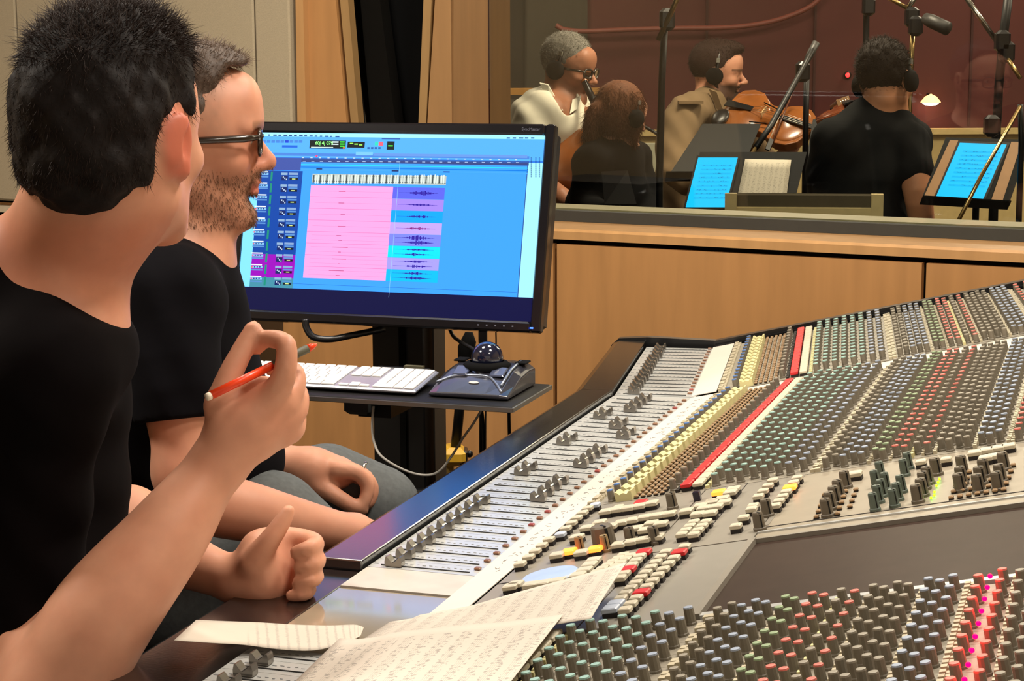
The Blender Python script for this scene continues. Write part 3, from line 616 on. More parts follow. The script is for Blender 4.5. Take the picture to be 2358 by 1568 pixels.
# keyboard
kb_p = A.F(.895, -.478, SZ - ZF)
kbd = empty('keyboard', kb_p, 'slim aluminium keyboard with white keys on the black shelf', 'keyboard')
sl = math.atan2(.014, .114); KX = np.array([A.V, A.U * math.cos(sl) + ZV * math.sin(sl), -A.U * math.sin(sl) + ZV * math.cos(sl)])
def kp(x, y, h=0): return A.F(.838, -.693, SZ - ZF + .006) + KX[0] * x + KX[1] * y + KX[2] * h
mb = MB(); mb.bbox(kp(.2155, .057, 0), (.431, .115, .007), KX, b=.0025); mb.build('case', mat('keyboard aluminium', (176, 176, 184), .35, .6), kbd)
mb = MB(); mb.box(kp(.2155, .098, -.009), (.40, .02, .012), KX); mb.build('foot', M_white, kbd)
M_key = mat('white key', (238, 236, 232), .45, var=.02); KEYS = {}
def key(x, y, w_, h_):
    k = (round(w_, 4), round(h_, 4))
    if k not in KEYS:
        mb = MB(); mb.bbox((0, 0, .0015), (w_, h_, .003), b=.0008); KEYS[k] = mb.mesh('key', M_key)
    obj('key', KEYS[k], kbd, frame(KX[0], KX[1], KX[2], kp(x + w_ / 2, y + h_ / 2, .0035)))
g_ = .019; ks = .0163
rowsy = [.005, .0238, .0426, .0614, .0802, .099]
lay = [[1.25, 1.25, 1.25, 5, 1.25, 1.25, 1.25, 1.25], [2.3] + [1] * 10 + [1.7 + .5], [1.8] + [1] * 11 + [1.7], [1.5] + [1] * 12 + [1], [1] * 13 + [1.5], [1.06] * 14]
for r_, L in enumerate(lay):
    x = .005; tot = sum(L); fac = .279 / tot
    for wd_ in L: key(x, rowsy[r_], wd_ * fac - .0027, ks if r_ < 5 else .011); x += wd_ * fac
for r_ in (3, 4, 5):
    for c_ in range(3): key(.290 + .019 * c_, rowsy[r_] + (.0 if r_ < 5 else 0), ks, ks if r_ < 5 else .011)
for x, y in ((.290, 0), (.309, 0), (.328, 0), (.309, 1)): key(x, rowsy[0] + (.0085 if y else 0), ks, .0075)
for r_ in range(6):
    for c_ in range(4):
        if r_ == 0 and c_ == 0: key(.352, rowsy[0], .0353, ks)
        elif r_ == 0 and c_ == 1: continue
        elif r_ == 0 and c_ == 3: key(.352 + .019 * 3, rowsy[0], ks, .0351)
        elif r_ == 1 and c_ == 3: continue
        else: key(.352 + .019 * c_, rowsy[r_], ks, ks if r_ < 5 else .011)
# trackball
tb_p = A.F(.92, -.172, SZ - ZF); tbl = empty('trackball', tb_p, 'black and silver trackball with large dark ball on the shelf', 'trackball')
mb = MB(); pf = [(-.078, .001), (-.078, .008), (-.04, .022), (.0, .036), (.045, .042), (.078, .040), (.078, .001)]
for nm, xs, m_ in (('body', (-.066, .066), mat('graphite plastic', (44, 44, 52), .22, coat=.5)),):
    secs = [(-.070, .72, -.006), (-.055, .95, 0), (-.03, 1.0, 0), (.0, 1.02, 0), (.03, 1.0, 0), (.055, .95, 0), (.070, .72, -.006)]; P = []; n = len(pf)
    for x, k, s_ in secs:
        for y, z in pf: P.append(tb_p + A.V * x + A.U * (y * (.96 if k < .8 else 1)) + ZV * (z * k))
    F_ = [(i * n + j, i * n + (j + 1) % n, (i + 1) * n + (j + 1) % n, (i + 1) * n + j) for i in range(6) for j in range(n)] + [tuple(range(n)), tuple(range(6 * n, 7 * n))]
    mb.add(P, F_, False); o = mb.build('body', m_, tbl); bv = o.modifiers.new('bevel', 'BEVEL'); bv.width = .004; bv.segments = 3; bv.limit_method = 'ANGLE'
bc = tb_p + A.U * .025 + ZV * .052
mb = MB(); mb.lathe(bc - ZV * .017 - A.U * .002, [(.040, 0), (.041, .006), (.034, .011), (.029, .012)], seg=28, cap=False); mb.build('scroll_ring', M_blackm, tbl)
mb = MB(); mb.sphere(bc, .0275, 24, 16); mb.build('ball', mat('dark metallic blue ball', (24, 28, 48), .08, coat=1.), tbl)
arc = [(-.066, -.045), (-.045, -.028), (-.02, -.022), (.0, -.021), (.02, -.024), (.04, -.045), (.055, -.066)]
def tz(y): return float(np.interp(y, [p[0] for p in pf[1:6]], [p[1] for p in pf[1:6]]))
mb = MB(); mb.tube(spline([tb_p + A.V * x + A.U * y + ZV * (tz(y) * (.98 if abs(x) < .05 else .9) + .0009) for x, y in arc], 4), .0024, 6); mb.tube([tb_p + A.V * .05 + A.U * y + ZV * (tz(y) * .99 + .0015) for y in (-.05, -.03, 0, .03, .06)], .0024, 6)
mb.build('silver_trim', mat('silver trim', (150, 160, 178), .3, .7), tbl)
mb = MB(); mb.sphere(tb_p - A.U * .045 + ZV * .0215, (.0095, .004, .0016), 16, 6, np.array([A.V, A.U * math.cos(.35) + ZV * math.sin(.35), -A.U * math.sin(.35) + ZV * math.cos(.35)])); mb.build('badge', mat('badge silver', (190, 190, 186), .35), tbl)
for sx in (-1, 1):
    mb = MB(); mb.bbox(tb_p + A.V * .043 * sx * .75 - A.U * .012 + ZV * .0345, (.026, .03, .004), np.array([A.V, A.U * math.cos(.34) + ZV * math.sin(.34), -A.U * math.sin(.34) + ZV * math.cos(.34)]), b=.002); mb.build('click_button', mat('blue grey key', (60, 66, 88), .25, coat=.4), tbl)
    mb = MB(); mb.bbox(tb_p + A.V * .055 * sx + A.U * .05 + ZV * .0425, (.02, .03, .003), FAX(A), b=.001); mb.build('click_button', M_blackm, tbl)
# hub behind the keyboard
hb = A.F(.995, -.345, SZ - ZF); hub = empty('adapter_box', hb, 'small black adapter box lying behind the keyboard', 'adapter')
mb = MB(); mb.bbox(hb + ZV * .009, (.10, .018, .018), FAX(A), b=.003); mb.build('case', M_blackp, hub); mb = MB(); mb.box(hb + ZV * .02 + A.V * .02, (.035, .012, .004), FAX(A)); mb.build('label_plate', mat('olive label', (92, 88, 66), .5), hub)
# cables
def cable(nm, pts, r, m_, label, cat='cable', group=None): mb = MB(); mb.tube(spline(pts, 8), r, 8); return tag(mb.build(nm, m_, None), label, cat, group)
cable('conduit', [at(703, 735, 3.26), at(706, 755, 3.26), at(722, 776, 3.26), at(760, 781, 3.27), at(810, 772, 3.29), at(885, 757, 3.32)], .0065, M_blackp, 'thick black corrugated conduit curving under the monitor into its stand')
cable('cable', [at(860, 935, 2.98), at(857, 980, 2.98), at(862, 1020, 2.97), at(880, 1052, 2.95), at(930, 1082, 2.94), at(975, 1094, 2.94), at(1010, 1086, 2.96), at(1040, 1050, 3.0), at(1065, 1010, 3.02), at(1090, 975, 3.03), at(1112, 938, 3.04)], .0022, mat('grey cable', (170, 166, 158), .5), 'thin grey cable hanging in a loop in front of the stand column')
cable('cable', [at(1035, 757, 3.3), at(1045, 775, 3.28), at(1065, 790, 3.2), at(1090, 805, 3.16), at(1112, 828, 3.12), at(1128, 850, 3.10)], .0035, M_black, 'black cable running from the monitor down to the trackball')
cable('cable', [at(1106, 930, 3.06), at(1112, 970, 3.06), at(1114, 1040, 3.06), at(1112, 1120, 3.05)], .003, M_black, 'black cable dropping straight from below the trackball')
cable('cable', [at(1172, 925, 3.02), at(1172, 960, 3.02), at(1173, 1010, 3.02)], .0028, M_black, 'short black cable hanging from the shelf corner')
cable('cable', [at(1142, 762, 3.3), at(1142, 800, 3.3), at(1136, 835, 3.28), at(1120, 900, 3.25), at(1118, 1100, 3.25)], .0014, M_black, 'hair thin dark cable behind the trackball')
pl = empty('video_plug', at(1110, 790, 3.22), 'black video plug hanging below the monitor edge', 'plug')
mb = MB(); mb.bbox(at(1112, 775, 3.22), (.016, .012, .024), b=.002); mb.build('plug_body', M_blackp, pl); mb = MB(); mb.tube([at(1112, 780, 3.22), at(1112, 830, 3.22), at(1108, 930, 3.25), at(1108, 1100, 3.25)], .0036, 8); mb.build('lead', M_black, pl)
# leaning black pole with a yellow foot
ft = at(1043, 1060, 3.75); ps = empty('pole_stand', (ft[0], ft[1], 0), 'black pole standing in a yellow and black foot behind the console', 'stand')
mb = MB(); mb.tube([at(1080, 765, 3.72), at(1079, 785, 3.72), at(1074, 800, 3.72), at(1073, 842, 3.72), at(1066, 850, 3.72)], [.008, .016, .018, .017, .011], 12); mb.build('grip', M_blackm, ps)
mb = MB(); mb.tube([at(1068, 845, 3.72), at(1048, 1040, 3.73)], .0105, 10); mb.build('pole', M_black, ps)
M_yc = mat('yellow plastic', (226, 176, 52), .4)
mb = MB(); mb.bbox(at(1043, 1047, 3.74), (.055, .07, .04), b=.012); mb.build('yellow_foot', M_yc, ps)
mb = MB(); mb.box(at(1030, 1085, 3.76), (.028, .06, .05)); mb.build('yellow_block', mat('tan yellow plastic', (186, 156, 84), .5), ps)
mb = MB(); q_ = at(1050, 1090, 3.78); mb.bbox((q_[0], q_[1], q_[2] / 2), (.06, .08, q_[2]), b=.008); mb.bbox(at(1067, 1050, 3.74), (.018, .05, .03), b=.003); mb.build('black_block', M_blackp, ps)
mb = MB(); mb.sphere(at(1081, 1045, 3.74), .008, 10, 8); mb.build('knob', M_blackp, ps)

ec = at(505, 640, 3.75); ecs = empty('equipment_case', (ec[0], ec[1], 0), 'black equipment case standing against the wall behind the bearded man', 'case')
zt_ = at(505, 571, 3.75)[2]; mb = MB(); mb.bbox((ec[0] - .12, ec[1], zt_ / 2), (.42, .3, zt_ - .01), FAX(A), b=.02); mb.build('body', M_blackp, ecs); mb = MB(); mb.box((ec[0] - .12, ec[1], zt_ - .003), (.40, .28, .006), FAX(A)); mb.build('lid', M_black, ecs)
# ================================================================== sheets of paper on the console
def prof_h(u, w):                                        # lowest allowed point above the deck in (u, w)
    return .003 if w < .09 else .003 + .012 * min(1, (w - .09) / .06)
def deck(u, w, h): return A.F(u, w, h) if w <= HV else A.K(u, w - HV, h)
def deck_px(x, y, h):
    u, v = A.pf(x, y, h)
    if v <= HV: return np.array([u, v])
    u, t = A.px(x, y, h); return np.array([u, HV + max(t, 0)])
def music_mat(name, nst, seed, tint=(216, 207, 194)):
    m = mat(name, tint, .75, var=.02); nt = m.node_tree; b = nt.nodes['Principled BSDF']; src = b.inputs['Base Color'].links[0].from_socket
    uv = nt.nodes.new('ShaderNodeUVMap'); sp_ = nt.nodes.new('ShaderNodeSeparateXYZ'); nt.links.new(uv.outputs[0], sp_.inputs[0])
    def M(op, a, b_=None, c=None):
        n = nt.nodes.new('ShaderNodeMath'); n.operation = op
        for i, q in enumerate((a, b_, c)):
            if q is None: continue
            if isinstance(q, (int, float)): n.inputs[i].default_value = q
            else: nt.links.new(q, n.inputs[i])
        return n.outputs[0]
    y = M('MULTIPLY', sp_.outputs[0], nst); fy = M('FRACT', y)
    instaff = M('MULTIPLY', M('GREATER_THAN', fy, .28), M('LESS_THAN', fy, .72)); lines = M('LESS_THAN', M('FRACT', M('MULTIPLY', M('SUBTRACT', fy, .28), 4 / .44)), .2)
    margin = M('MULTIPLY', M('GREATER_THAN', sp_.outputs[1], .06), M('LESS_THAN', sp_.outputs[1], .97))
    st = M('MULTIPLY', M('MULTIPLY', instaff, lines), .34)
    nz = nt.nodes.new('ShaderNodeTexNoise'); nz.noise_dimensions = '2D'; mp_ = nt.nodes.new('ShaderNodeMapping'); mp_.inputs['Scale'].default_value = (nst * 3.2, 80, 1); mp_.inputs['Location'].default_value = (seed, seed, 0)
    nt.links.new(uv.outputs[0], mp_.inputs[0]); nt.links.new(mp_.outputs[0], nz.inputs['Vector']); nz.inputs['Scale'].default_value = 1
    notes = M('MULTIPLY', M('GREATER_THAN', nz.outputs['Fac'], .60), .46); band = M('MULTIPLY', M('GREATER_THAN', fy, .18), M('LESS_THAN', fy, .86))
    ink = M('MULTIPLY', M('MAXIMUM', st, M('MULTIPLY', notes, band)), margin)
    mx = nt.nodes.new('ShaderNodeMix'); mx.data_type = 'RGBA'; nt.links.new(ink, mx.inputs[0]); nt.links.new(src, mx.inputs[6]); mx.inputs[7].default_value = (.10, .09, .09, 1); nt.links.new(mx.outputs[2], b.inputs['Base Color'])
    return m
def sheet(nm, grid_fn, n, k, m_, label, cat='paper', group=None):
    v = []; f = []; uvs = []
    for i in range(n + 1):
        for j in range(k + 1): v.append(tuple(grid_fn(i / n, j / k))); uvs.append((i / n, j / k))
    for i in range(n):
        for j in range(k): a = i * (k + 1) + j; f.append((a, a + k + 1, a + k + 2, a + 1))
    me = bpy.data.meshes.new(nm); me.from_pydata(v, [], f); ul = me.uv_layers.new(name='UVMap')
    for lp in me.loops: ul.data[lp.index].uv = uvs[lp.vertex_index]
    me.materials.append(m_); me.polygons.foreach_set('use_smooth', [True] * len(me.polygons)); me.update(); o = obj(nm, me)
    so = o.modifiers.new('thick', 'SOLIDIFY'); so.thickness = .0004; so.offset = 1
    return tag(o, label, cat, group)
def bil(c, s, t): return c[0] * (1 - s) * (1 - t) + c[1] * s * (1 - t) + c[2] * s * t + c[3] * (1 - s) * t
def mk_sheet(nm, pix, heights, m_, label, lift=0., ext=0.):
    c = [deck_px(x, y, h) for (x, y), h in zip(pix, heights)]
    def g(s, t):
        q = bil(c, s, t); h = bil(list(map(np.array, heights)), s, t)
        base = prof_h(q[0], q[1]); wob = .002 * math.sin(5 * s + 3 * t) * s * (1 - t)
        return deck(q[0], q[1], max(base, h + wob) + lift)
    return sheet(nm, g, 22, 16, m_, label, 'sheet music', 'sheet music on the console')
bk = [(898, 1440), (1442, 1290), (1361, 1424), (800, 1500)]
mk_sheet('sheet_music', bk, [.004, .034, .018, .004], music_mat('score page', 11, 3.), 'large printed score page with an upturned corner lying under another page on the console')
tl, tr, br = (782, 1478), (1298, 1420), (1180, 1568)
c0, c1, c2 = [deck_px(*p, h) for p, h in ((tl, .006), (tr, .018), (br, .02))]; dn = (c2 - c1)
cr = [c0, c1, c1 + dn * 1.9, c0 + dn * 1.9 + np.array([0, .004])]
def gs(s, t):
    q = bil(cr, s, t); return deck(q[0], q[1], max(prof_h(q[0], q[1]), .006 + .012 * s) + .004 + .002 * math.sin(4 * s) * (1 - t))
sheet('sheet_music', gs, 24, 18, music_mat('front score page', 12, 9.), 'topmost printed score page lying across faders and teal knobs', 'sheet music', 'sheet music on the console')
# curled note strip
tp = [(452, 1427), (520, 1430), (600, 1433), (680, 1438), (760, 1440), (815, 1438), (838, 1444)]; bt_ = [(401, 1474), (490, 1480), (560, 1484), (640, 1494), (722, 1497), (795, 1480), (830, 1464)]
zz = [.020, .008, .005, .004, .006, .004, .004]
T_ = [onz(x, y, ZF + .004 + z) for (x, y), z in zip(tp, zz)]; B_ = [onz(x, y, ZF + .004 + z) for (x, y), z in zip(bt_, [.030, .016, .008, .004, .003, .006, .006])]
T_ = spline(T_, 4); B_ = spline(B_, 4); nn = len(T_) - 1
def gn(s, t): i = int(round(s * nn)); return T_[i] * (1 - t) + B_[i] * t
mn = mat('note paper', (218, 209, 194), .75, var=.02); nt = mn.node_tree; b = nt.nodes['Principled BSDF']; src = b.inputs['Base Color'].links[0].from_socket
uv = nt.nodes.new('ShaderNodeUVMap'); mp_ = nt.nodes.new('ShaderNodeMapping'); mp_.inputs['Scale'].default_value = (20, 16, 1); mp_.inputs['Rotation'].default_value = (0, 0, .12); wv = nt.nodes.new('ShaderNodeTexWave'); wv.inputs['Scale'].default_value = .33; wv.inputs['Distortion'].default_value = 1.2; wv.inputs['Detail'].default_value = 2; wv.inputs['Detail Scale'].default_value = 6
nt.links.new(uv.outputs[0], mp_.inputs[0]); nt.links.new(mp_.outputs[0], wv.inputs[0]); cr_ = nt.nodes.new('ShaderNodeMapRange'); cr_.inputs[1].default_value = .72; cr_.inputs[2].default_value = .95; cr_.inputs[4].default_value = .42
nt.links.new(wv.outputs['Fac'], cr_.inputs[0]); sx = nt.nodes.new('ShaderNodeSeparateXYZ'); nt.links.new(uv.outputs[0], sx.inputs[0]); gt = nt.nodes.new('ShaderNodeMapRange'); gt.inputs[1].default_value = .30; gt.inputs[2].default_value = .36
nt.links.new(sx.outputs[0], gt.inputs[0]); ml = nt.nodes.new('ShaderNodeMath'); ml.operation = 'MULTIPLY'; nt.links.new(cr_.outputs[0], ml.inputs[0]); nt.links.new(gt.outputs[0], ml.inputs[1])
nz = nt.nodes.new('ShaderNodeTexNoise'); nz.inputs['Scale'].default_value = 40; nt.links.new(uv.outputs[0], nz.inputs['Vector']); m2 = nt.nodes.new('ShaderNodeMath'); m2.operation = 'MULTIPLY'; nt.links.new(ml.outputs[0], m2.inputs[0]); nt.links.new(nz.outputs['Fac'], m2.inputs[1])
mx = nt.nodes.new('ShaderNodeMix'); mx.data_type = 'RGBA'; nt.links.new(m2.outputs[0], mx.inputs[0]); nt.links.new(src, mx.inputs[6]); mx.inputs[7].default_value = (.06, .06, .08, 1); nt.links.new(mx.outputs[2], b.inputs['Base Color'])
sheet('note_strip', gn, nn, 6, mn, 'curled narrow strip of handwritten notes lying across the arm pad', 'paper')
# ================================================================== organic modelling: smooth blended distance fields turned into meshes
class SDF:
    def __init__(s): s.ops = []; s.lo = np.full(3, 1e9); s.hi = np.full(3, -1e9)
    def _bb(s, p, r): s.lo = np.minimum(s.lo, np.asarray(p) - r); s.hi = np.maximum(s.hi, np.asarray(p) + r)
    def cone(s, a, b, ra, rb, k=.02, mode='u'):
        a = np.asarray(a, float); b = np.asarray(b, float); d = b - a; L = d @ d + 1e-12
        if mode == 'u': s._bb(a, ra + k); s._bb(b, rb + k)
        def f(P):
            t = np.clip(((P - a) @ d) / L, 0, 1); return np.linalg.norm(P - a - t[:, None] * d, axis=1) - (ra + (rb - ra) * t)
        s.ops.append((mode, k, f, ((a + b) / 2, np.linalg.norm(b - a) / 2 + max(ra, rb) + k))); return s
    def chain(s, pts, rs, k=.02, k0=None, mode='u', n=3):
        if len(pts) == 2: return s.cone(pts[0], pts[1], rs[0], rs[1], k, mode)
        q = spline([np.append(np.asarray(p, float), r) for p, r in zip(pts, rs)], n); segs = []
        for a, b in zip(q[:-1], q[1:]): d = b[:3] - a[:3]; segs.append((a[:3], d, d @ d + 1e-12, a[3], b[3] - a[3])); s._bb(a[:3], a[3] + k)
        s._bb(q[-1][:3], q[-1][3] + k); X = np.array(q); c = (X[:, :3].min(0) + X[:, :3].max(0)) / 2; rad = np.linalg.norm(X[:, :3] - c, axis=1).max() + X[:, 3].max() + k
        def f(P):
            D = None
            for a, d, L, ra, dr in segs:
                v = P - a; vd = v @ d; t = np.clip(vd / L, 0, 1); e = np.sqrt(np.maximum(np.einsum('ij,ij->i', v, v) - 2 * t * vd + t * t * L, 0)) - (ra + dr * t); D = e if D is None else np.minimum(D, e)
            return D
        s.ops.append((mode, k, f, (c, rad))); return s
    def ell(s, c, r, ax=None, k=.02, mode='u'):
        c = np.asarray(c, float); r = np.asarray(r, float); Am = np.eye(3) if ax is None else np.asarray(ax, float)
        if mode == 'u': s._bb(c, max(r) + k)
        def f(P):
            q = (P - c) @ Am.T; k0 = np.linalg.norm(q / r, axis=1); k1 = np.linalg.norm(q / (r * r), axis=1); return k0 * (k0 - 1) / (k1 + 1e-9)
        s.ops.append((mode, k, f, (c, max(r) + k))); return s
    def plane(s, p, n, k=.004, mode='s'):
        """subtract (mode s) the half space on the side of n"""
        p = np.asarray(p, float); n = np.asarray(n, float); n = n / np.linalg.norm(n)
        s.ops.append((mode, k, lambda P: -((P - p) @ n), None)); return s
    def fn(s, f, k=.004, mode='s'): s.ops.append((mode, k, f, None)); return s
    def __call__(s, P, cull=None):
        d = np.full(len(P), 9.)
        for mode, k, f, bs in s.ops:
            if cull is not None and bs is not None and np.linalg.norm(cull[0] - bs[0]) > bs[1] + cull[1]: continue
            e = f(P)
            if mode == 'u':
                h = np.maximum(k - np.abs(d - e), 0) / k; d = np.minimum(d, e) - h * h * k * .25
            elif mode == 's':
                e = -e; h = np.maximum(k - np.abs(d - e), 0) / k; d = np.maximum(d, e) + h * h * k * .25
            elif mode == 'd': d = d + e
        return d
def net(fn, lo, hi, h):
    """sparse surface nets -> verts (N,3), quads (M,4)"""
    Bk = 8; lo = np.asarray(lo) - 2 * h; nb = np.ceil((np.asarray(hi) + 2 * h - lo) / (h * Bk)).astype(int)
    g = np.stack(np.meshgrid(*[np.arange(n) for n in nb], indexing='ij'), -1).reshape(-1, 3)
    cen = lo + (g + .5) * h * Bk; act = []
    for i in range(0, len(cen), 300):
        X = cen[i:i + 300]; c0 = (X.min(0) + X.max(0)) / 2; act.append(np.abs(fn(X, (c0, np.linalg.norm(X.max(0) - c0) + h * Bk * 1.5 + .02))) < h * Bk * 1.35)
    g = g[np.concatenate(act)]; N = nb * Bk + 1
    off = np.stack(np.meshgrid(*[np.arange(Bk + 1)] * 3, indexing='ij'), -1).reshape(-1, 3)
    cid = []; cval = []
    co = np.array([(i, j, k) for i in (0, 1) for j in (0, 1) for k in (0, 1)]); cell = np.stack(np.meshgrid(*[np.arange(Bk)] * 3, indexing='ij'), -1).reshape(-1, 3)
    idx = ((cell[:, None, :] + co[None]) @ np.array([(Bk + 1) ** 2, Bk + 1, 1]))
    for i in range(0, len(g), 24):
        gi = g[i:i + 24]; I = (gi[:, None, :] * Bk + off[None]).reshape(-1, 3); X = lo + I * h; c0 = (X.min(0) + X.max(0)) / 2; v = fn(X, (c0, np.linalg.norm(X.max(0) - c0) + .02)).reshape(len(gi), -1)
        cv = v[:, idx]; sg = cv < 0; mixed = sg.any(2) & ~sg.all(2); a, b = np.nonzero(mixed)
        cid.append(gi[a] * Bk + cell[b]); cval.append(cv[a, b])
    C = np.concatenate(cid); V = np.concatenate(cval)
    E = [(0, 4), (1, 5), (2, 6), (3, 7), (0, 2), (1, 3), (4, 6), (5, 7), (0, 1), (2, 3), (4, 5), (6, 7)]
    acc = np.zeros((len(C), 3)); cnt = np.zeros(len(C))
    for a, b in E:
        va, vb = V[:, a], V[:, b]; m = (va < 0) != (vb < 0); t = va / np.where(m, va - vb, 1); p = co[a] + t[:, None] * (co[b] - co[a]); acc += np.where(m[:, None], p, 0); cnt += m
    P = lo + (C + acc / cnt[:, None]) * h
    key = (C[:, 0] * N[1] + C[:, 1]) * N[2] + C[:, 2]; order = np.argsort(key); sk = key[order]; Q = []
    def find(c):
        k = (c[:, 0] * N[1] + c[:, 1]) * N[2] + c[:, 2]; j = np.clip(np.searchsorted(sk, k), 0, len(sk) - 1); return np.where(sk[j] == k, order[j], -1)
    for ax, b in ((0, 4), (1, 2), (2, 1)):
        m = (V[:, 0] < 0) != (V[:, b] < 0); c = C[m]; flip = V[m, 0] < 0; e1 = np.zeros(3, int); e2 = np.zeros(3, int); e1[(ax + 1) % 3] = 1; e2[(ax + 2) % 3] = 1
        q = np.stack([find(c - e1 - e2), find(c - e2), find(c), find(c - e1)], 1); q[~flip] = q[~flip][:, ::-1]; Q.append(q[(q >= 0).all(1)])
    return P, np.concatenate(Q)
def sdf_obj(name, S, h, m_, parent=None, paint=None, lo=None, hi=None, label=None):
    P, Q = net(S, S.lo if lo is None else lo, S.hi if hi is None else hi, h)
    me = bpy.data.meshes.new(name); me.vertices.add(len(P)); me.vertices.foreach_set('co', P.astype(np.float32).ravel())
    me.loops.add(Q.size); me.loops.foreach_set('vertex_index', Q.astype(np.int32).ravel()); me.polygons.add(len(Q)); me.polygons.foreach_set('loop_start', np.arange(0, Q.size, 4, dtype=np.int32))
    me.update(calc_edges=True); me.polygons.foreach_set('use_smooth', np.ones(len(Q), bool))
    if paint is not None:
        c = np.ones((len(P), 4), np.float32); c[:, :3] = paint(P); a = me.color_attributes.new('col', 'FLOAT_COLOR', 'POINT'); a.data.foreach_set('color', c.ravel())
    for q in (m_ if isinstance(m_, (list, tuple)) else [m_]): me.materials.append(q)
    me.update(); o = obj(name, me, parent)
    if label: o['label'] = label
    return o, P, Q
def strands(name, roots, dirs, length, r, m_, parent, seg=3, droop=0., jitter=.3, curl=0.):
    """short tapered hairs grown from points"""
    n = len(roots); dirs = dirs + jitter * rng.normal(size=(n, 3)); dirs /= np.linalg.norm(dirs, axis=1)[:, None]
    L = (length * (.6 + .8 * rng.random(n)))[:, None]; cl = curl * rng.normal(size=(n, 3))
    a = np.cross(dirs, [0.3, .5, .8]); a /= np.linalg.norm(a, axis=1)[:, None] + 1e-9; b = np.cross(dirs, a); V = []
    for s_ in range(seg):
        t = s_ / seg; p = roots + dirs * L * t + (cl * L - ZV * droop * L) * t * t; q = r * (1 - .75 * t)
        V += [p + a * q, p - a * q * .5 + b * q * .87, p - a * q * .5 - b * q * .87]
    V.append(roots + dirs * L + cl * L - ZV * droop * L); m = len(V); V = np.stack(V, 1).reshape(-1, 3); base = (np.arange(n) * m)[:, None]; F = []
    for s_ in range(1, seg):
        for k in range(3): o = 3 * (s_ - 1); F += [(o + k, o + (k + 1) % 3, o + 3 + (k + 1) % 3), (o + k, o + 3 + (k + 1) % 3, o + 3 + k)]
    o = 3 * (seg - 1); F += [(o + k, o + (k + 1) % 3, m - 1) for k in range(3)]
    T = (base[:, :, None] + np.array(F)[None]).reshape(-1, 3).astype(np.int32)
    me = bpy.data.meshes.new(name); me.vertices.add(len(V)); me.vertices.foreach_set('co', V.astype(np.float32).ravel()); me.loops.add(T.size); me.loops.foreach_set('vertex_index', T.ravel()); me.polygons.add(len(T)); me.polygons.foreach_set('loop_start', np.arange(0, T.size, 3, dtype=np.int32)); me.update(calc_edges=True)
    me.materials.append(m_); o = obj(name, me, parent); return tag(o, kind='stuff')
def surf_samples(P, Q, n, keep=None):
    tri = P[Q]; nr = np.cross(tri[:, 2] - tri[:, 0], tri[:, 3] - tri[:, 1]); ar = np.linalg.norm(nr, axis=1); nr = nr / (ar[:, None] + 1e-12)
    i = rng.choice(len(Q), n, p=ar / ar.sum()); w = rng.random((n, 2)); t = tri[i]; p = (t[:, 0] * (1 - w[:, :1]) + t[:, 1] * w[:, :1]) * (1 - w[:, 1:]) + (t[:, 3] * (1 - w[:, :1]) + t[:, 2] * w[:, :1]) * w[:, 1:]; nn = nr[i]
    if keep is not None: k = keep(p); p, nn = p[k], nn[k]
    return p, nn
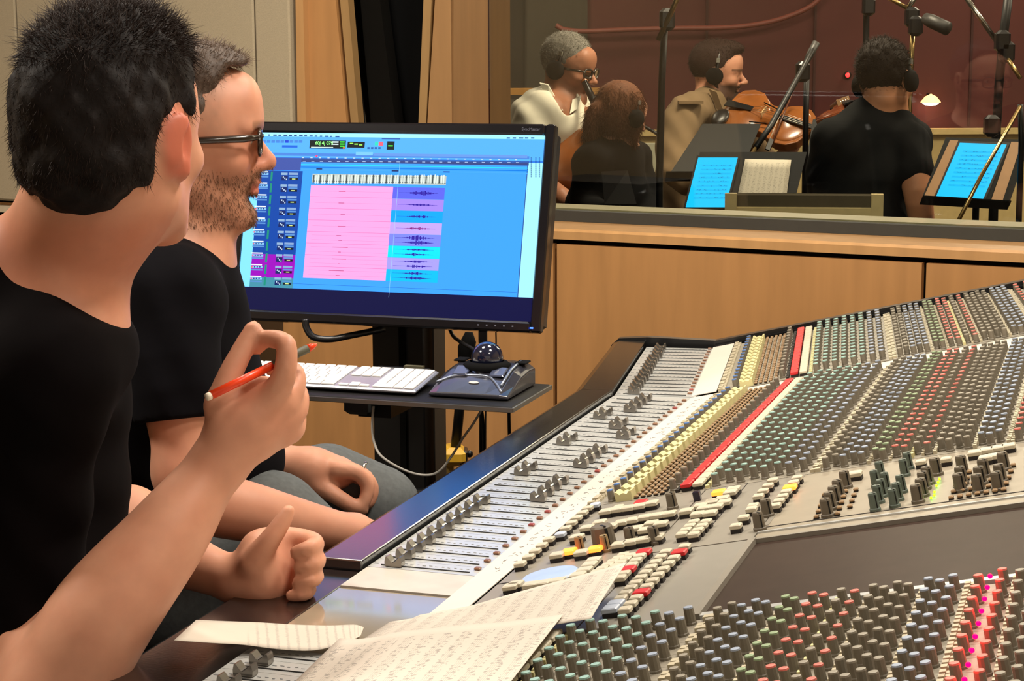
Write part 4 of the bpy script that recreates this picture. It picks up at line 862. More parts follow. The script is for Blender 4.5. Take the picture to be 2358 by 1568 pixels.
class Head:
    """local frame: F forward, Rr subject's right, Up; c at eye level between the ears"""
    def __init__(s, c, az, pitch=0., roll=0., k=1.):
        s.c = np.asarray(c, float); F = azim(az); Rr = np.array([F[1], -F[0], 0]); U_ = ZV.copy()
        cp, sp_ = math.cos(R(pitch)), math.sin(R(pitch)); F, U_ = F * cp + U_ * sp_, U_ * cp - F * sp_
        cr, sr = math.cos(R(roll)), math.sin(R(roll)); Rr, U_ = Rr * cr - U_ * sr, U_ * cr + Rr * sr
        s.F, s.R, s.U, s.k = F, Rr, U_, k; s.ax = np.array([F, Rr, U_])
    def p(s, f, r, u): return s.c + (s.F * f + s.R * r + s.U * u) * s.k
    def loc(s, P): return ((P - s.c) @ s.ax.T) / s.k
    def build(s, S, nose=1., brow=0., jaw=1., ears=True, detail=True):
        k = s.k; e = lambda c, r, kk=.02, mode='u', ax=None: S.ell(s.p(*c), np.array(r) * k, s.ax if ax is None else ax, kk * k, mode)
        c = lambda a, b, ra, rb, kk=.015, mode='u': S.cone(s.p(*a), s.p(*b), ra * k, rb * k, kk * k, mode)
        e((-.016, 0, .032), (.100, .077, .090), .03); e((.032, 0, .022), (.062, .066, .070), .03); e((.034, 0, -.040), (.056, .058, .070), .03)
        for r_ in (-1, 1):
            c((-.002, .050 * r_, -.058), (.066, .020 * r_, -.100 * jaw), .020, .017, .025); e((.060, .042 * r_, -.026), (.022, .022, .018), .02)
            c((.082 + brow, .012 * r_, .020), (.068 + brow, .048 * r_, .018), .0095, .008, .014)
        e((.076, 0, -.102 * jaw), (.020, .022, .017), .02); e((.074 + brow * .6, 0, .05), (.022, .045, .035), .03)
        nx = .083 + .040 * nose
        c((.086, 0, .012), (nx - .004, 0, -.026), .0075, .0105, .012); e((nx - .004, 0, -.031), (.0115, .0115, .0095), .008)
        for r_ in (-1, 1): e((nx - .016, .0115 * r_, -.034), (.0095, .0065, .0075), .006)
        e((.086, 0, -.048), (.014, .020, .014), .012)
        e((.0945, 0, -.0565), (.0085, .021, .0055), .005); e((.0925, 0, -.069), (.0085, .018, .006), .005); c((.103, -.02, -.0625), (.103, .02, -.0625), .0022, .0022, .004, 's')
        for r_ in (-1, 1): e((.098, .032 * r_, .002), (.013, .015, .010), .012, 's'); e((.0745, .032 * r_, .002), (.0145, .0145, .0125), .005)
        if ears:
            for r_ in (-1, 1):
                ax = np.array([s.F * .94 - s.U * .25 + s.R * r_ * -.25, s.R * r_ * .93 + s.F * -.28, s.U * .96 + s.F * .22]); ax = np.array([q / np.linalg.norm(q) for q in ax])
                S.ell(s.p(-.008, .079 * r_, -.004), np.array((.017, .0065, .031)) * k, ax, .008 * k); S.ell(s.p(-.016, .083 * r_, .004), np.array((.0165, .0055, .0275)) * k, ax, .006 * k)
                S.ell(s.p(.000, .089 * r_, -.001), np.array((.009, .006, .018)) * k, ax, .006 * k, 's'); S.ell(s.p(-.002, .078 * r_, -.030), np.array((.009, .006, .011)) * k, None, .008 * k)
def skin_paint(base, zones):
    b = np.array(lin(base))
    def f(P):
        c = np.tile(b, (len(P), 1)).astype(np.float32)
        for wfn, rgb, amt in zones:
            w = np.clip(wfn(P), 0, 1)[:, None] * amt; c = c * (1 - w) + np.array(lin(rgb)) * w
        return c
    return f
def sm(x, a, b): t = np.clip((x - a) / (b - a), 0, 1); return t * t * (3 - 2 * t)
def wob(P, f=60., s=0.): return np.sin(P[:, 0] * f + 1.3 + s) * np.sin(P[:, 1] * f * 1.13 + s) * np.sin(P[:, 2] * f * .91 + 2 + s)
M_skin = mat('skin', (214, 150, 116), .5, var=.05, scale=60, attr='col', sss=.12, spec=.35)
# ================================================================== two men at the console
# ---- near man: dark hair, black top, orange pencil
ya = 1.87
hA = Head(at(268, 322, ya), 21, pitch=2, roll=0, k=.97)
P_ = lambda x, y, Y=ya: at(x, y, Y)
pA_base = P_(-40, 1400, 1.95); manA = empty('person', (pA_base[0], pA_base[1], 0), 'man with thick dark hair and black top holding an orange pencil, seen from behind', 'person')
SA = SDF(); hA.build(SA, detail=False)
nb = P_(92, 705, 1.90)                                      # base of neck
SA.cone(hA.p(-.035, 0, -.035), nb, .064, .070, .03); SA.cone(hA.p(-.02, 0, -.07), P_(112, 680, 1.90), .052, .054, .03)
def torsoA(S, g):
    S.cone(P_(-40, 840, 1.95), P_(-40, 1300, 1.97), .135 + g, .135 + g, .05); S.cone(P_(60, 900, 1.99), P_(40, 1250, 2.0), .10 + g, .11 + g, .06)
    S.cone(P_(110, 745, 1.90), P_(100, 860, 1.79), .062 + g, .062 + g, .06)          # right shoulder
    S.cone(P_(60, 745, 1.93), P_(-150, 800, 2.08), .066 + g, .064 + g, .06)          # left shoulder slope
    S.cone(P_(20, 735, 1.93), P_(30, 800, 1.95), .075 + g, .10 + g, .05)
    S.cone(P_(-60, 655, 1.87), P_(150, 805, 1.86), .066 + g, .066 + g, .05); S.cone(P_(60, 640, 1.97), P_(-120, 670, 2.06), .05 + g, .055 + g, .05)
    S.cone(P_(-60, 1300, 1.98), P_(-90, 1750, 2.0), .14 + g, .15 + g, .05)
def armA(S, g):
    S.chain([P_(95, 870, 1.80), P_(75, 1200, 1.83), P_(65, 1500, 1.82)], [.058 + g, .052 + g, .046 + g], .03)
torsoA(SA, -.008); armA(SA, -.006)
el = P_(122, 1610, 1.745); wr = P_(516, 1050, 1.845)
SA.chain([P_(70, 1440, 1.825), el], [.040, .050], .02); SA.chain([el, P_(235, 1420, 1.765), P_(378, 1240, 1.80), P_(462, 1122, 1.83), wr], [.056, .0535, .043, .0325, .0275], .02, n=12)
# right hand
h0 = lambda x, y, d=0.: at(x, y, 1.85 + d)
SA.cone(wr, h0(575, 975), .0265, .031, .02); SA.cone(h0(548, 1000), h0(605, 925, .01), .028, .027, .015); SA.cone(h0(590, 985), h0(650, 930, .005), .025, .018, .015); SA.cone(h0(600, 1005, .01), h0(660, 985, .015), .021, .015, .015)
SA.cone(h0(528, 985, -.005), h0(512, 930, -.005), .023, .017, .014)                    # ball of the thumb
SA.chain([h0(506, 935, -.008), h0(528, 868, 0), h0(560, 803, .012), h0(583, 758, .02)], [.0165, .0130, .0112, .0092], .006)   # thumb
SA.chain([h0(620, 920, -.004), h0(652, 872, -.012), h0(661, 806, -.008), h0(650, 786, .0), h0(612, 780, .015), h0(594, 800, .022)], [.0165, .0128, .0108, .0102, .0092, .0076], .005)  # index
SA.chain([h0(640, 940, .005), h0(674, 905, .012), h0(680, 862, .03), h0(655, 845, .05), h0(625, 850, .055)], [.0155, .0122, .0106, .0098, .008], .005)  # middle
SA.chain([h0(655, 965, .008), h0(684, 948, .016), h0(688, 905, .040), h0(660, 890, .06), h0(632, 895, .062)], [.0145, .0114, .0102, .0095, .008], .005)  # ring
SA.chain([h0(655, 1000, .012), h0(680, 990, .022), h0(684, 952, .046), h0(658, 935, .062)], [.0135, .0104, .0092, .008], .005)  # little
# left arm and hand (thumb up)
SA.chain([P_(-150, 810, 2.08), P_(60, 1180, 2.14), P_(300, 1205, 2.10)], [.055, .048, .042], .03)
wl_A = P_(556, 1338, 2.02); SA.chain([P_(290, 1200, 2.10), P_(400, 1275, 2.06), P_(480, 1312, 2.04), wl_A], [.038, .034, .028, .0245], .02, n=8)
g0 = lambda x, y, d=0.: at(x, y, 2.0 + d)
SA.cone(wl_A, g0(600, 1305, .01), .0245, .026, .02); SA.cone(g0(600, 1262, .022), g0(608, 1350, .004), .022, .022, .02); SA.cone(g0(640, 1250, .035), g0(635, 1345, .018), .019, .018, .015)
SA.chain([g0(585, 1295, -.005), g0(618, 1248, -.010), g0(646, 1208, -.005), g0(664, 1178, 0)], [.018, .0128, .0105, .0082], .006)  # thumb
for i, (dy, dx, dd) in enumerate(((0, 0, 0), (37, 6, -.004), (74, 2, -.008), (106, -14, -.010))):
    rr = .0105 - .0007 * i
    SA.chain([g0(645 + dx * .5, 1240 + dy * .92, .035 + dd), g0(700 + dx, 1240 + dy, .030 + dd), g0(726 + dx, 1250 + dy, .008 + dd), g0(716 + dx, 1262 + dy, -.014 + dd), g0(684 + dx, 1272 + dy * .94, -.012 + dd)], [.015, rr + .0008, rr, rr * .95, rr * .82], .004)
lA = hA.loc
def earw(P): q = lA(P); return sm(q[:, 1], .072, .082) * sm(-np.abs(q[:, 2]), -.05, -.03) * sm(-np.abs(q[:, 0] + .008), -.04, -.02)
def knuck(P): return .5 + .5 * wob(P, 90)
paA = skin_paint((222, 162, 132), [(knuck, (196, 122, 92), .35), (earw, (204, 96, 72), .7), (lambda P: sm(-lA(P)[:, 2], .055, .09) * (lA(P)[:, 0] < -.0) * sm(lA(P)[:, 2], -.2, -.1), (206, 120, 86), .5)])
bodyA, PA_, QA_ = sdf_obj('body', SA, .0044, M_skin, manA, paA)
# hair volume
M_hairA = mat('dark brown hair', (22, 15, 13), .7, var=.35, scale=160, bump=.4, spec=.25); M_hairA2 = mat('dark brown strands', (44, 31, 25), .6, spec=.25)
HA = SDF(); HA.ell(hA.p(-.022, 0, .040), np.array((.1025, .0805, .096)), hA.ax, .03); HA.ell(hA.p(.02, 0, .085), np.array((.072, .064, .052)), hA.ax, .03); HA.ell(hA.p(-.045, 0, -.01), np.array((.078, .072, .072)), hA.ax, .03)
HA.cone(hA.p(.020, .0715, .03), hA.p(.018, .070, -.020), .012, .006, .012); HA.cone(hA.p(.02, -.0715, .03), hA.p(.018, -.07, -.02), .012, .006, .012)
HA.fn(lambda P: .0050 * wob(P, 75) + .0028 * wob(P, 170, 2) , mode='d')
HA.plane(hA.p(-.02, 0, -.058), hA.U * -1 + hA.F * .35, .012)                       # nape line
HA.fn(lambda P: np.maximum(-(lA(P)[:, 0] - .034 - .5 * np.maximum(lA(P)[:, 2] - .0, 0)), lA(P)[:, 2] - .055), k=.010)   # face and temple cleared
HA.fn(lambda P: np.linalg.norm((lA(P) - [-.004, .088, -.012]) / [1.15, 1.3, 1.25], axis=1) - .034, k=.016); HA.fn(lambda P: np.linalg.norm((lA(P) - [-.004, -.088, -.012]) / [1.15, 1.3, 1.25], axis=1) - .034, k=.016)
hairA, PH, QH = sdf_obj('hair', HA, .004, M_hairA, manA)
p, n = surf_samples(PH, QH, 22000, lambda p: lA(p)[:, 2] > -.036); q = lA(p); top = sm(q[:, 2], .055, .125)[:, None]
strands('hair_strands', p - n * .003, n * (.14 + .7 * top) + hA.F * .25 * top - hA.U * (1 - top) * .9 - hA.F * .1, .0090 + .007 * top[:, 0], .00050, M_hairA2, hairA, droop=.15, jitter=.2, curl=.35)
# black top
M_topA = mat('black jersey', (13, 9, 10), .95, var=.25, scale=14, bump=.5, spec=.08)
TA = SDF(); torsoA(TA, .004); armA(TA, .006); TA.chain([P_(-150, 810, 2.08), P_(60, 1180, 2.14), P_(200, 1200, 2.12)], [.062, .056, .048], .03)
TA.fn(lambda P: .0022 * np.sin(P[:, 2] * 70 + 9 * np.sin(P[:, 0] * 12) + 5 * P[:, 1]) * sm(1.12 - P[:, 2], 0, .15), mode='d')
a1, a2, a3 = P_(-30, 545, 1.84), P_(238, 738, 1.82), P_(30, 505, 2.0); nn = np.cross(a2 - a1, a3 - a1); nn = nn if nn[2] > 0 else -nn
TA.plane(a1, nn, .006)
sdf_obj('black_top', TA, .0055, M_topA, manA)
# seated legs
M_trA = mat('dark trousers', (26, 25, 28), .9)
LA = SDF(); hpA = P_(-60, 1700, 2.0)
for dv in (-.10, .10):
    k0 = hpA + A.V * .0 + A.U * dv; kn_ = k0 + A.V * .40; kn_[2] = .50; k0[2] = .52; f0 = kn_ * 1.; f0[2] = .08; LA.chain([k0, kn_, f0], [.085, .062, .045], .03); LA.cone(f0 - ZV * .035, f0 - ZV * .04 + A.V * .14, .04, .035, .02)
LA.cone(hpA * [1, 1, 0] + ZV * .54 - A.U * .06, hpA * [1, 1, 0] + ZV * .54 + A.U * .06, .13, .13, .05); sdf_obj('trousers', LA, .010, M_trA, manA)
# pencil
pa, pb = at(478, 914, 1.800), at(722, 796, 1.876); d_ = (pb - pa); pen = empty('pencil', pa, 'orange red mechanical pencil with white eraser held in a raised hand', 'pencil')
mb = MB(); mb.tube([pa + d_ * .03, pa + d_ * .60], .0046, 10); mb.build('barrel', mat('orange red lacquer', (255, 74, 28), .35), pen)
mb = MB(); mb.tube([pa + d_ * -.012, pa + d_ * .0, pa + d_ * .03], [.0036, .0042, .0042], 10); mb.build('eraser', mat('white rubber', (236, 222, 200), .6), pen)
mb = MB(); mb.tube([pa + d_ * .60, pa + d_ * .94], .0046, 10); mb.build('grip', mat('olive grey grip', (84, 82, 66), .5), pen)
mb = MB(); mb.tube([pa + d_ * .94, pa + d_ * .985, pa + d_ * 1.03], [.0046, .0034, .0012], 10); mb.build('tip', MATS['orange red lacquer'], pen)
# ---- older man: glasses, greying beard, dark T-shirt
yb_ = 2.45
hB = Head(at(422, 322, yb_), 77, pitch=-1, roll=0, k=1.0); Pb = lambda x, y, Y=yb_: at(x, y, Y)
bb = Pb(300, 1500); manB = empty('person', (bb[0], bb[1], 0), 'bearded man in glasses and dark T-shirt seated beside the monitor', 'person')
SB = SDF(); hB.build(SB, nose=.82, brow=.010, jaw=1.02); lB = hB.loc
SB.cone(hB.p(-.030, 0, -.05), Pb(395, 600), .058, .064, .03); SB.cone(hB.p(.01, 0, -.085), Pb(430, 590), .046, .056, .03)
def torsoB(S, g):
    S.cone(Pb(300, 760, 2.5), Pb(330, 1000, 2.5), .135 + g, .135 + g, .06); S.cone(Pb(420, 760, 2.5), Pb(480, 1050, 2.48), .075 + g, .100 + g, .07); S.cone(Pb(330, 1000, 2.5), Pb(350, 1330, 2.48), .14 + g, .145 + g, .06)
    S.cone(Pb(400, 610, 2.46), Pb(385, 690, 2.34), .055 + g, .066 + g, .06); S.cone(Pb(390, 610, 2.47), Pb(330, 690, 2.62), .055 + g, .066 + g, .06); S.cone(Pb(400, 620), Pb(380, 740, 2.48), .065 + g, .10 + g, .05)
def armB(S, g): S.chain([Pb(390, 700, 2.32), Pb(405, 900, 2.27), Pb(425, 1090, 2.25)], [.058 + g, .048 + g, .038 + g], .03)
torsoB(SB, -.008); armB(SB, -.004)
SB.chain([Pb(425, 1090, 2.25), Pb(470, 1150, 2.25), Pb(600, 1185, 2.27), Pb(720, 1212, 2.30), Pb(815, 1232, 2.32)], [.040, .042, .037, .030, .025], .02, n=8)
b0 = lambda x, y, d=0.: at(x, y, 2.34 + d)
SB.cone(b0(815, 1232), b0(880, 1262, .02), .028, .026, .02)
for i in range(4): SB.chain([b0(880, 1250 + 12 * i, .02), b0(920, 1275 + 12 * i, .035), b0(935, 1300 + 10 * i, .03)], [.014, .0105, .009], .006)
SB.chain([b0(850, 1225, .0), b0(890, 1222, .01), b0(915, 1240, .02)], [.014, .012, .009], .006)
# left forearm and hand on the knee
SB.chain([Pb(330, 690, 2.62), Pb(430, 980, 2.72), Pb(560, 1075, 2.66), Pb(660, 1072, 2.60)], [.058, .044, .036, .026], .02, n=8)
c0_ = lambda x, y, d=0.: at(x, y, 2.58 + d)
SB.cone(c0_(655, 1072, .01), c0_(720, 1083), .026, .029, .02); SB.cone(c0_(715, 1076), c0_(780, 1088, .01), .027, .024, .02); SB.cone(c0_(700, 1100), c0_(745, 1118), .023, .018, .015)
SB.chain([c0_(730, 1115, -.015), c0_(770, 1140, -.022), c0_(808, 1163, -.022), c0_(835, 1174, -.018)], [.0165, .0125, .0112, .009], .006)      # thumb
for i, (dx, dy, dd) in enumerate(((0, 0, -.012), (10, 4, .008), (6, 14, .026), (-4, 26, .042))):
    SB.chain([c0_(775 + dx, 1080 + dy * .6, dd), c0_(822 + dx, 1088 + dy, dd), c0_(846 + dx, 1118 + dy, dd), c0_(840 + dx, 1152 + dy * .6, dd - .006), c0_(828 + dx * .5, 1166 + dy * .4, dd - .01)], [.015, .0118, .0106, .0096, .008], .005)
noiseB = lambda P: .75 + .35 * wob(P, 260)
def beard(P):
    q = lB(P); low = sm(-q[:, 2], .028, .052) * sm(q[:, 2], -.135, -.112) * sm(q[:, 0], -.016, .010); side = sm(-q[:, 2], -.005, .03) * sm(-np.abs(q[:, 0] - .002), -.024, -.008) * (q[:, 2] > -.07)
    lips = sm(-np.abs(q[:, 2] + .0625), -.012, -.006) * sm(-np.abs(q[:, 1]), -.024, -.015) * (q[:, 0] > .085)
    cheek = sm(q[:, 0], .025, .06) * sm(q[:, 2], -.052, -.036) * sm(np.abs(q[:, 1]), .018, .03)
    return np.clip(low * (1 - cheek) + side, 0, 1) * (1 - lips) * noiseB(P)
def gout(P): q = lB(P); return sm(-np.abs(q[:, 1]), -.034, -.018) * sm(q[:, 0], .06, .085) * (sm(-q[:, 2], .036, .044) * sm(q[:, 2], -.128, -.11)) * (1 - sm(-np.abs(q[:, 2] + .0635), -.010, -.006) * (q[:, 0] > .088) * sm(-np.abs(q[:, 1]), -.022, -.015)) * noiseB(P)
def lipw(P): q = lB(P); return sm(-np.abs(q[:, 2] + .0625), -.012, -.006) * sm(-np.abs(q[:, 1]), -.022, -.014) * (q[:, 0] > .088)
def browB(P): q = lB(P); return sm(-np.abs(q[:, 2] - .021), -.008, -.003) * (q[:, 0] > .06) * (np.abs(q[:, 1]) > .01) * (np.abs(q[:, 1]) < .05)
def flush(P): q = lB(P); return sm(q[:, 0], .05, .09) * sm(-np.abs(q[:, 2] + .02), -.05, -.01)
def temple(P): q = lB(P); return sm(q[:, 2], .005, .02) * sm(-q[:, 0], -.062, -.035) * sm(np.abs(q[:, 1]), .03, .05) * noiseB(P)
paB = skin_paint((220, 160, 130), [(knuck, (198, 124, 96), .3), (flush, (208, 124, 96), .5), (temple, (150, 118, 96), .55), (beard, (134, 92, 66), .62), (gout, (104, 70, 50), .8), (lipw, (186, 96, 84), .7), (browB, (132, 96, 70), .6)])
bodyB, PB_, QB_ = sdf_obj('body', SB, .0044, M_skin, manB, paB)
p, n = surf_samples(PB_, QB_, 300000, lambda p: np.linalg.norm(p - hB.c, axis=1) < .17); w_ = np.maximum(beard(p) * .55, gout(p)); kp_ = (rng.random(len(p)) < w_ * .9) & (lB(p)[:, 2] > -.116); p, n = p[kp_], n[kp_]
strands('beard', p[:8000], n[:8000] * .35 - hB.U * .8 + hB.F * .1, .0040, .00032, mat('brown beard hair', (128, 90, 64), .6), manB, droop=.3, jitter=.3)
M_hairB = mat('greying brown hair', (78, 62, 50), .6, var=.35, scale=200, bump=.4)
HB = SDF(); HB.ell(hB.p(-.020, 0, .042), np.array((.108, .0815, .088)), hB.ax, .03); HB.ell(hB.p(.035, 0, .090), np.array((.058, .060, .034)), hB.ax, .03)
HB.fn(lambda P: .003 * wob(P, 110) + .002 * wob(P, 230, 1), mode='d')
HB.fn(lambda P: np.maximum(-(lB(P)[:, 0] - .030 - .55 * np.maximum(lB(P)[:, 2] - .05, 0)), lB(P)[:, 2] - .098), k=.012)
HB.plane(hB.p(-.03, 0, -.055), hB.U * -1 + hB.F * .3, .01); HB.fn(lambda P: np.linalg.norm((lB(P) - [-.002, .088, -.012]) / [1.2, 1.3, 1.3], axis=1) - .036, k=.008)
hairB, PH, QH = sdf_obj('hair', HB, .004, M_hairB, manB)
p, n = surf_samples(PH, QH, 9000); q = lB(p); top = sm(q[:, 2], .04, .11)[:, None]; fr = sm(q[:, 0], .02, .07)
M_hb2 = mat('brown grey strands', (104, 84, 68), .55)
strands('hair_strands', p - n * .002, n * .4 + hB.U * .5 * top + hB.F * .35 * top - hB.U * (1 - top) * .6 - hB.F * .2 * (1 - top), .006 + .005 * top[:, 0], .0005, M_hb2, hairB, droop=.1, jitter=.25, curl=.3)
for r_ in (-1, 1): mb = MB(); mb.sphere(hB.p(.0775, .032 * r_, .002), .0122, 14, 10); mb.cur = 1; mb.sphere(hB.p(.0835, .032 * r_, .002), (.007, .0062, .0062), 12, 8, hB.ax); mb.build('eye', [mat('eye white', (214, 204, 196), .2), mat('iris', (60, 74, 84), .1)], manB)
M_topB = mat('charcoal cotton', (15, 14, 18), .95, var=.2, scale=20, bump=.45, spec=.1)
TB = SDF(); torsoB(TB, .004); armB(TB, .010); TB.chain([Pb(330, 690, 2.62), Pb(400, 900, 2.70)], [.072, .066], .03)
TB.fn(lambda P: .0018 * np.sin(P[:, 2] * 60 + 7 * np.sin(P[:, 0] * 15)), mode='d')
TB.plane(hB.c * [1, 1, 0] + ZV * (Pb(430, 566)[2]), ZV + A.V * -.25, .005) if False else None
c1_, c2_, c3_ = Pb(395, 528, 2.40), Pb(492, 575, 2.45), Pb(420, 535, 2.52); nB = np.cross(c2_ - c1_, c3_ - c1_); nB = nB if nB[2] > 0 else -nB; TB.plane(c1_, nB, .006)
s1, s2 = Pb(405, 900, 2.27), Pb(412, 962, 2.265); TB.fn(lambda P: -np.minimum((P - s2) @ ((s1 - s2) / np.linalg.norm(s1 - s2)), 9) + np.where(np.linalg.norm((P - s2)[:, :2] , axis=1) < .085, 0, -9), k=.003) if False else None
sdir = (Pb(425, 1090, 2.25) - Pb(405, 900, 2.27)); sdir /= np.linalg.norm(sdir); Lq = Pb(408, 966, 2.265)
TB.fn(lambda P: np.maximum(-((P - Lq) @ sdir), np.linalg.norm(P - Lq - ((P - Lq) @ sdir)[:, None] * sdir, axis=1) - .080), k=.003)
TB.plane(Pb(400, 1180, 2.5), -ZV + A.V * .12, .004)
sdf_obj('t_shirt', TB, .0050, M_topB, manB)
M_jean = mat('grey denim', (92, 96, 96), .9, var=.2, scale=120, bump=.2)
LB = SDF()
k1 = Pb(868, 1172, 2.66); hp1 = Pb(420, 1290, 2.62); f1 = k1 * 1.; f1[2] = .09; k2 = Pb(700, 1270, 2.42); hp2 = Pb(400, 1330, 2.42); f2 = k2 * 1.; f2[2] = .09
LB.chain([hp1, k1, f1], [.095, .066, .05], .03); LB.chain([hp2, k2, f2], [.095, .070, .05], .03); LB.cone(hp1, hp2, .125, .125, .05)
for f_ in (f1, f2): LB.cone(f_ - ZV * .04, f_ - ZV * .045 + A.V * .15, .045, .04, .02)
sdf_obj('jeans', LB, .008, M_jean, manB)
# ring
rc_ = c0_(832, 1084, .006); mb = MB(); rd = (c0_(856, 1122, .008) - c0_(785, 1083, .008)); rd /= np.linalg.norm(rd); mb.tube([rc_ - rd * .002, rc_ + rd * .002], .0152, 16, smooth=True); rg = mb.build('ring', mat('silver ring', (220, 216, 208), .2, 1.), None); tag(rg, 'silver ring on the hand resting on a knee', 'ring')
# glasses
gls = empty('eyeglasses', hB.p(.10, 0, .0), 'dark framed rectangular glasses worn by the bearded man', 'glasses'); M_fr = mat('dark tortoise frame', (36, 26, 18), .25, coat=.5)
M_lens = bpy.data.materials.new('lens'); M_lens.use_nodes = True; nt = M_lens.node_tree; nt.nodes.clear(); o_ = nt.nodes.new('ShaderNodeOutputMaterial'); t_ = nt.nodes.new('ShaderNodeBsdfTransparent'); g_l = nt.nodes.new('ShaderNodeBsdfGlossy'); g_l.inputs['Roughness'].default_value = .02; f_ = nt.nodes.new('ShaderNodeFresnel'); f_.inputs[0].default_value = 1.6; x_ = nt.nodes.new('ShaderNodeMixShader'); nt.links.new(f_.outputs[0], x_.inputs[0]); nt.links.new(t_.outputs[0], x_.inputs[1]); nt.links.new(g_l.outputs[0], x_.inputs[2]); nt.links.new(x_.outputs[0], o_.inputs[0])
def glasses(h, parent, fx=.108, w=.046, hh=.034, r=.0024, zc=.0, rnd=3.):
    for r_ in (-1, 1):
        pts = []
        for k in range(20):
            a = 2 * math.pi * k / 20; ca, sa = math.cos(a), math.sin(a); x = abs(ca) ** (2 / rnd) * math.copysign(w / 2, ca); z = abs(sa) ** (2 / rnd) * math.copysign(hh / 2, sa); pts.append(h.p(fx - .10 * (abs(.033 * r_ + x) ** 1.0) * .12 / .08, .033 * r_ + x, zc + z))
        mb = MB(); mb.tube(pts + [pts[0], pts[1]], r * h.k, 6); mb.build('rim', M_fr, parent); mb = MB(); mb.add(pts, [tuple(range(20))]); mb.build('lens', M_lens, parent)
        mb = MB(); mb.tube([h.p(fx - .010, .058 * r_, zc + .008), h.p(.075, .071 * r_, zc + .007), h.p(.0, .079 * r_, zc + .004), h.p(-.018, .081 * r_, zc - .012)], [.0036 * h.k, .0052 * h.k, .0044 * h.k, .003 * h.k], 6); mb.build('temple_arm', M_fr, parent)
    mb = MB(); mb.tube([h.p(fx - .001, -.011, zc + .006), h.p(fx + .002, 0, zc + .008), h.p(fx - .001, .011, zc + .006)], r * h.k, 6); mb.build('bridge', M_fr, parent)
glasses(hB, gls, fx=.104, zc=-.002)
# ---- office chairs
def chair(p, face, label, backh=1.02):
    F = face; S_ = np.array([F[1], -F[0], 0]); ax = np.array([S_, F, ZV]); e = empty('office_chair', (p[0], p[1], 0), label, 'chair', None)
    q = np.array([p[0], p[1], 0.])
    mb = MB(); mb.bbox(q + ZV * .405, (.48, .46, .07), ax, b=.025); mb.build('seat', M_blackm, e)
    mb = MB(); mb.bbox(q - F * .30 + ZV * (.46 + backh) / 2 + ZV * .05, (.44, .05, backh - .46), ax, b=.022); mb.build('backrest', M_blackm, e)
    mb = MB(); mb.tube([q - F * .30 + ZV * .62, q - F * .28 + ZV * .38, q - F * .12 + ZV * .365], .018, 8); mb.build('back_bar', M_blackp, e)
    mb = MB(); mb.tube([q + ZV * .09, q + ZV * .38], .028, 10); mb.build('gas_column', M_chrome, e)
    for k in range(5):
        a = k * 2 * math.pi / 5; d = np.array([math.cos(a), math.sin(a), 0]); mb = MB(); mb.tube([q + ZV * .10, q + d * .28 + ZV * .07], [.025, .016], 8); mb.build('leg', M_blackp, e); mb = MB(); mb.lathe(q + d * .28 + ZV * .03, [(.028, -.012), (.028, .012)], np.array([d, ZV, np.cross(d, ZV)]), 12); mb.build('castor', M_black, e)
    return e
cB = Pb(330, 1300, 2.52); chair(cB, A.V * .995 + A.U * .1, 'black office chair under the bearded man', 1.0)
cA_ = hpA; chair(cA_, A.V, 'black office chair under the man with the pencil', .86)
# ================================================================== live room: musicians, stands, instruments
def band_pts(h, z=.105, r=.098, n=13, tilt=0.):
    return [h.p(tilt * math.sin(a) + .0, r * .86 * math.cos(a), -.005 + (z + .018) * math.sin(a)) for a in np.linspace(0, math.pi, n)]
def headphones(h, label):
    e = empty('headphones', h.p(0, 0, .1), label, 'headphones', None)
    mb = MB(); mb.tube(band_pts(h, .112, .102), .0075 * h.k, 8); mb.build('headband', M_blackp, e)
    for r_ in (-1, 1):
        mb = MB(); mb.lathe(h.p(-.008, .082 * r_, -.008), [(.034 * h.k, 0), (.037 * h.k, .008), (.036 * h.k, .02), (.025 * h.k, .028)], np.array([h.F, h.U, h.R * r_]) , 16); mb.build('ear_cup', M_blackm, e)
        mb = MB(); mb.box(h.p(.0, .0885 * r_, .058), (.014 * h.k, .009 * h.k, .018 * h.k), h.ax); mb.build('slider', mat('bright steel', (214, 212, 200), .25, .8), e)
    return e
def plain_chair(p, face, label, wood_=True, bh=.80):
    F = face; S_ = np.array([F[1], -F[0], 0]); ax = np.array([S_, F, ZV]); q = np.array([p[0], p[1], 0.]); e = empty('orchestra_chair', q, label, 'chair', 'musicians chairs')
    mb = MB(); mb.bbox(q + ZV * .44, (.44, .42, .05), ax, b=.018); mb.build('seat', M_blackm, e)
    mw = mat('light ash wood', (204, 182, 128), .45, var=.1) if wood_ else M_black
    for s_ in (-1, 1):
        mb = MB(); mb.box(q - F * .22 + S_ * .215 * s_ + ZV * bh / 2, (.035, .03, bh), ax); mb.build('back_post', mw, e); mb = MB(); mb.box(q + F * .19 + S_ * .2 * s_ + ZV * .21, (.03, .03, .42), ax); mb.build('leg', mw, e)
    mb = MB(); mb.bbox(q - F * .21 + ZV * (bh - .085), (.41, .016, .17), ax, b=.006); mb.build('back_pad', mat('olive grey cloth', (84, 74, 54), .9), e)
    if wood_: mb = MB(); mb.bbox(q - F * .222 + ZV * (bh - .055), (.41, .012, .03), ax, b=.003); mb.build('back_rail', mw, e)
    return e
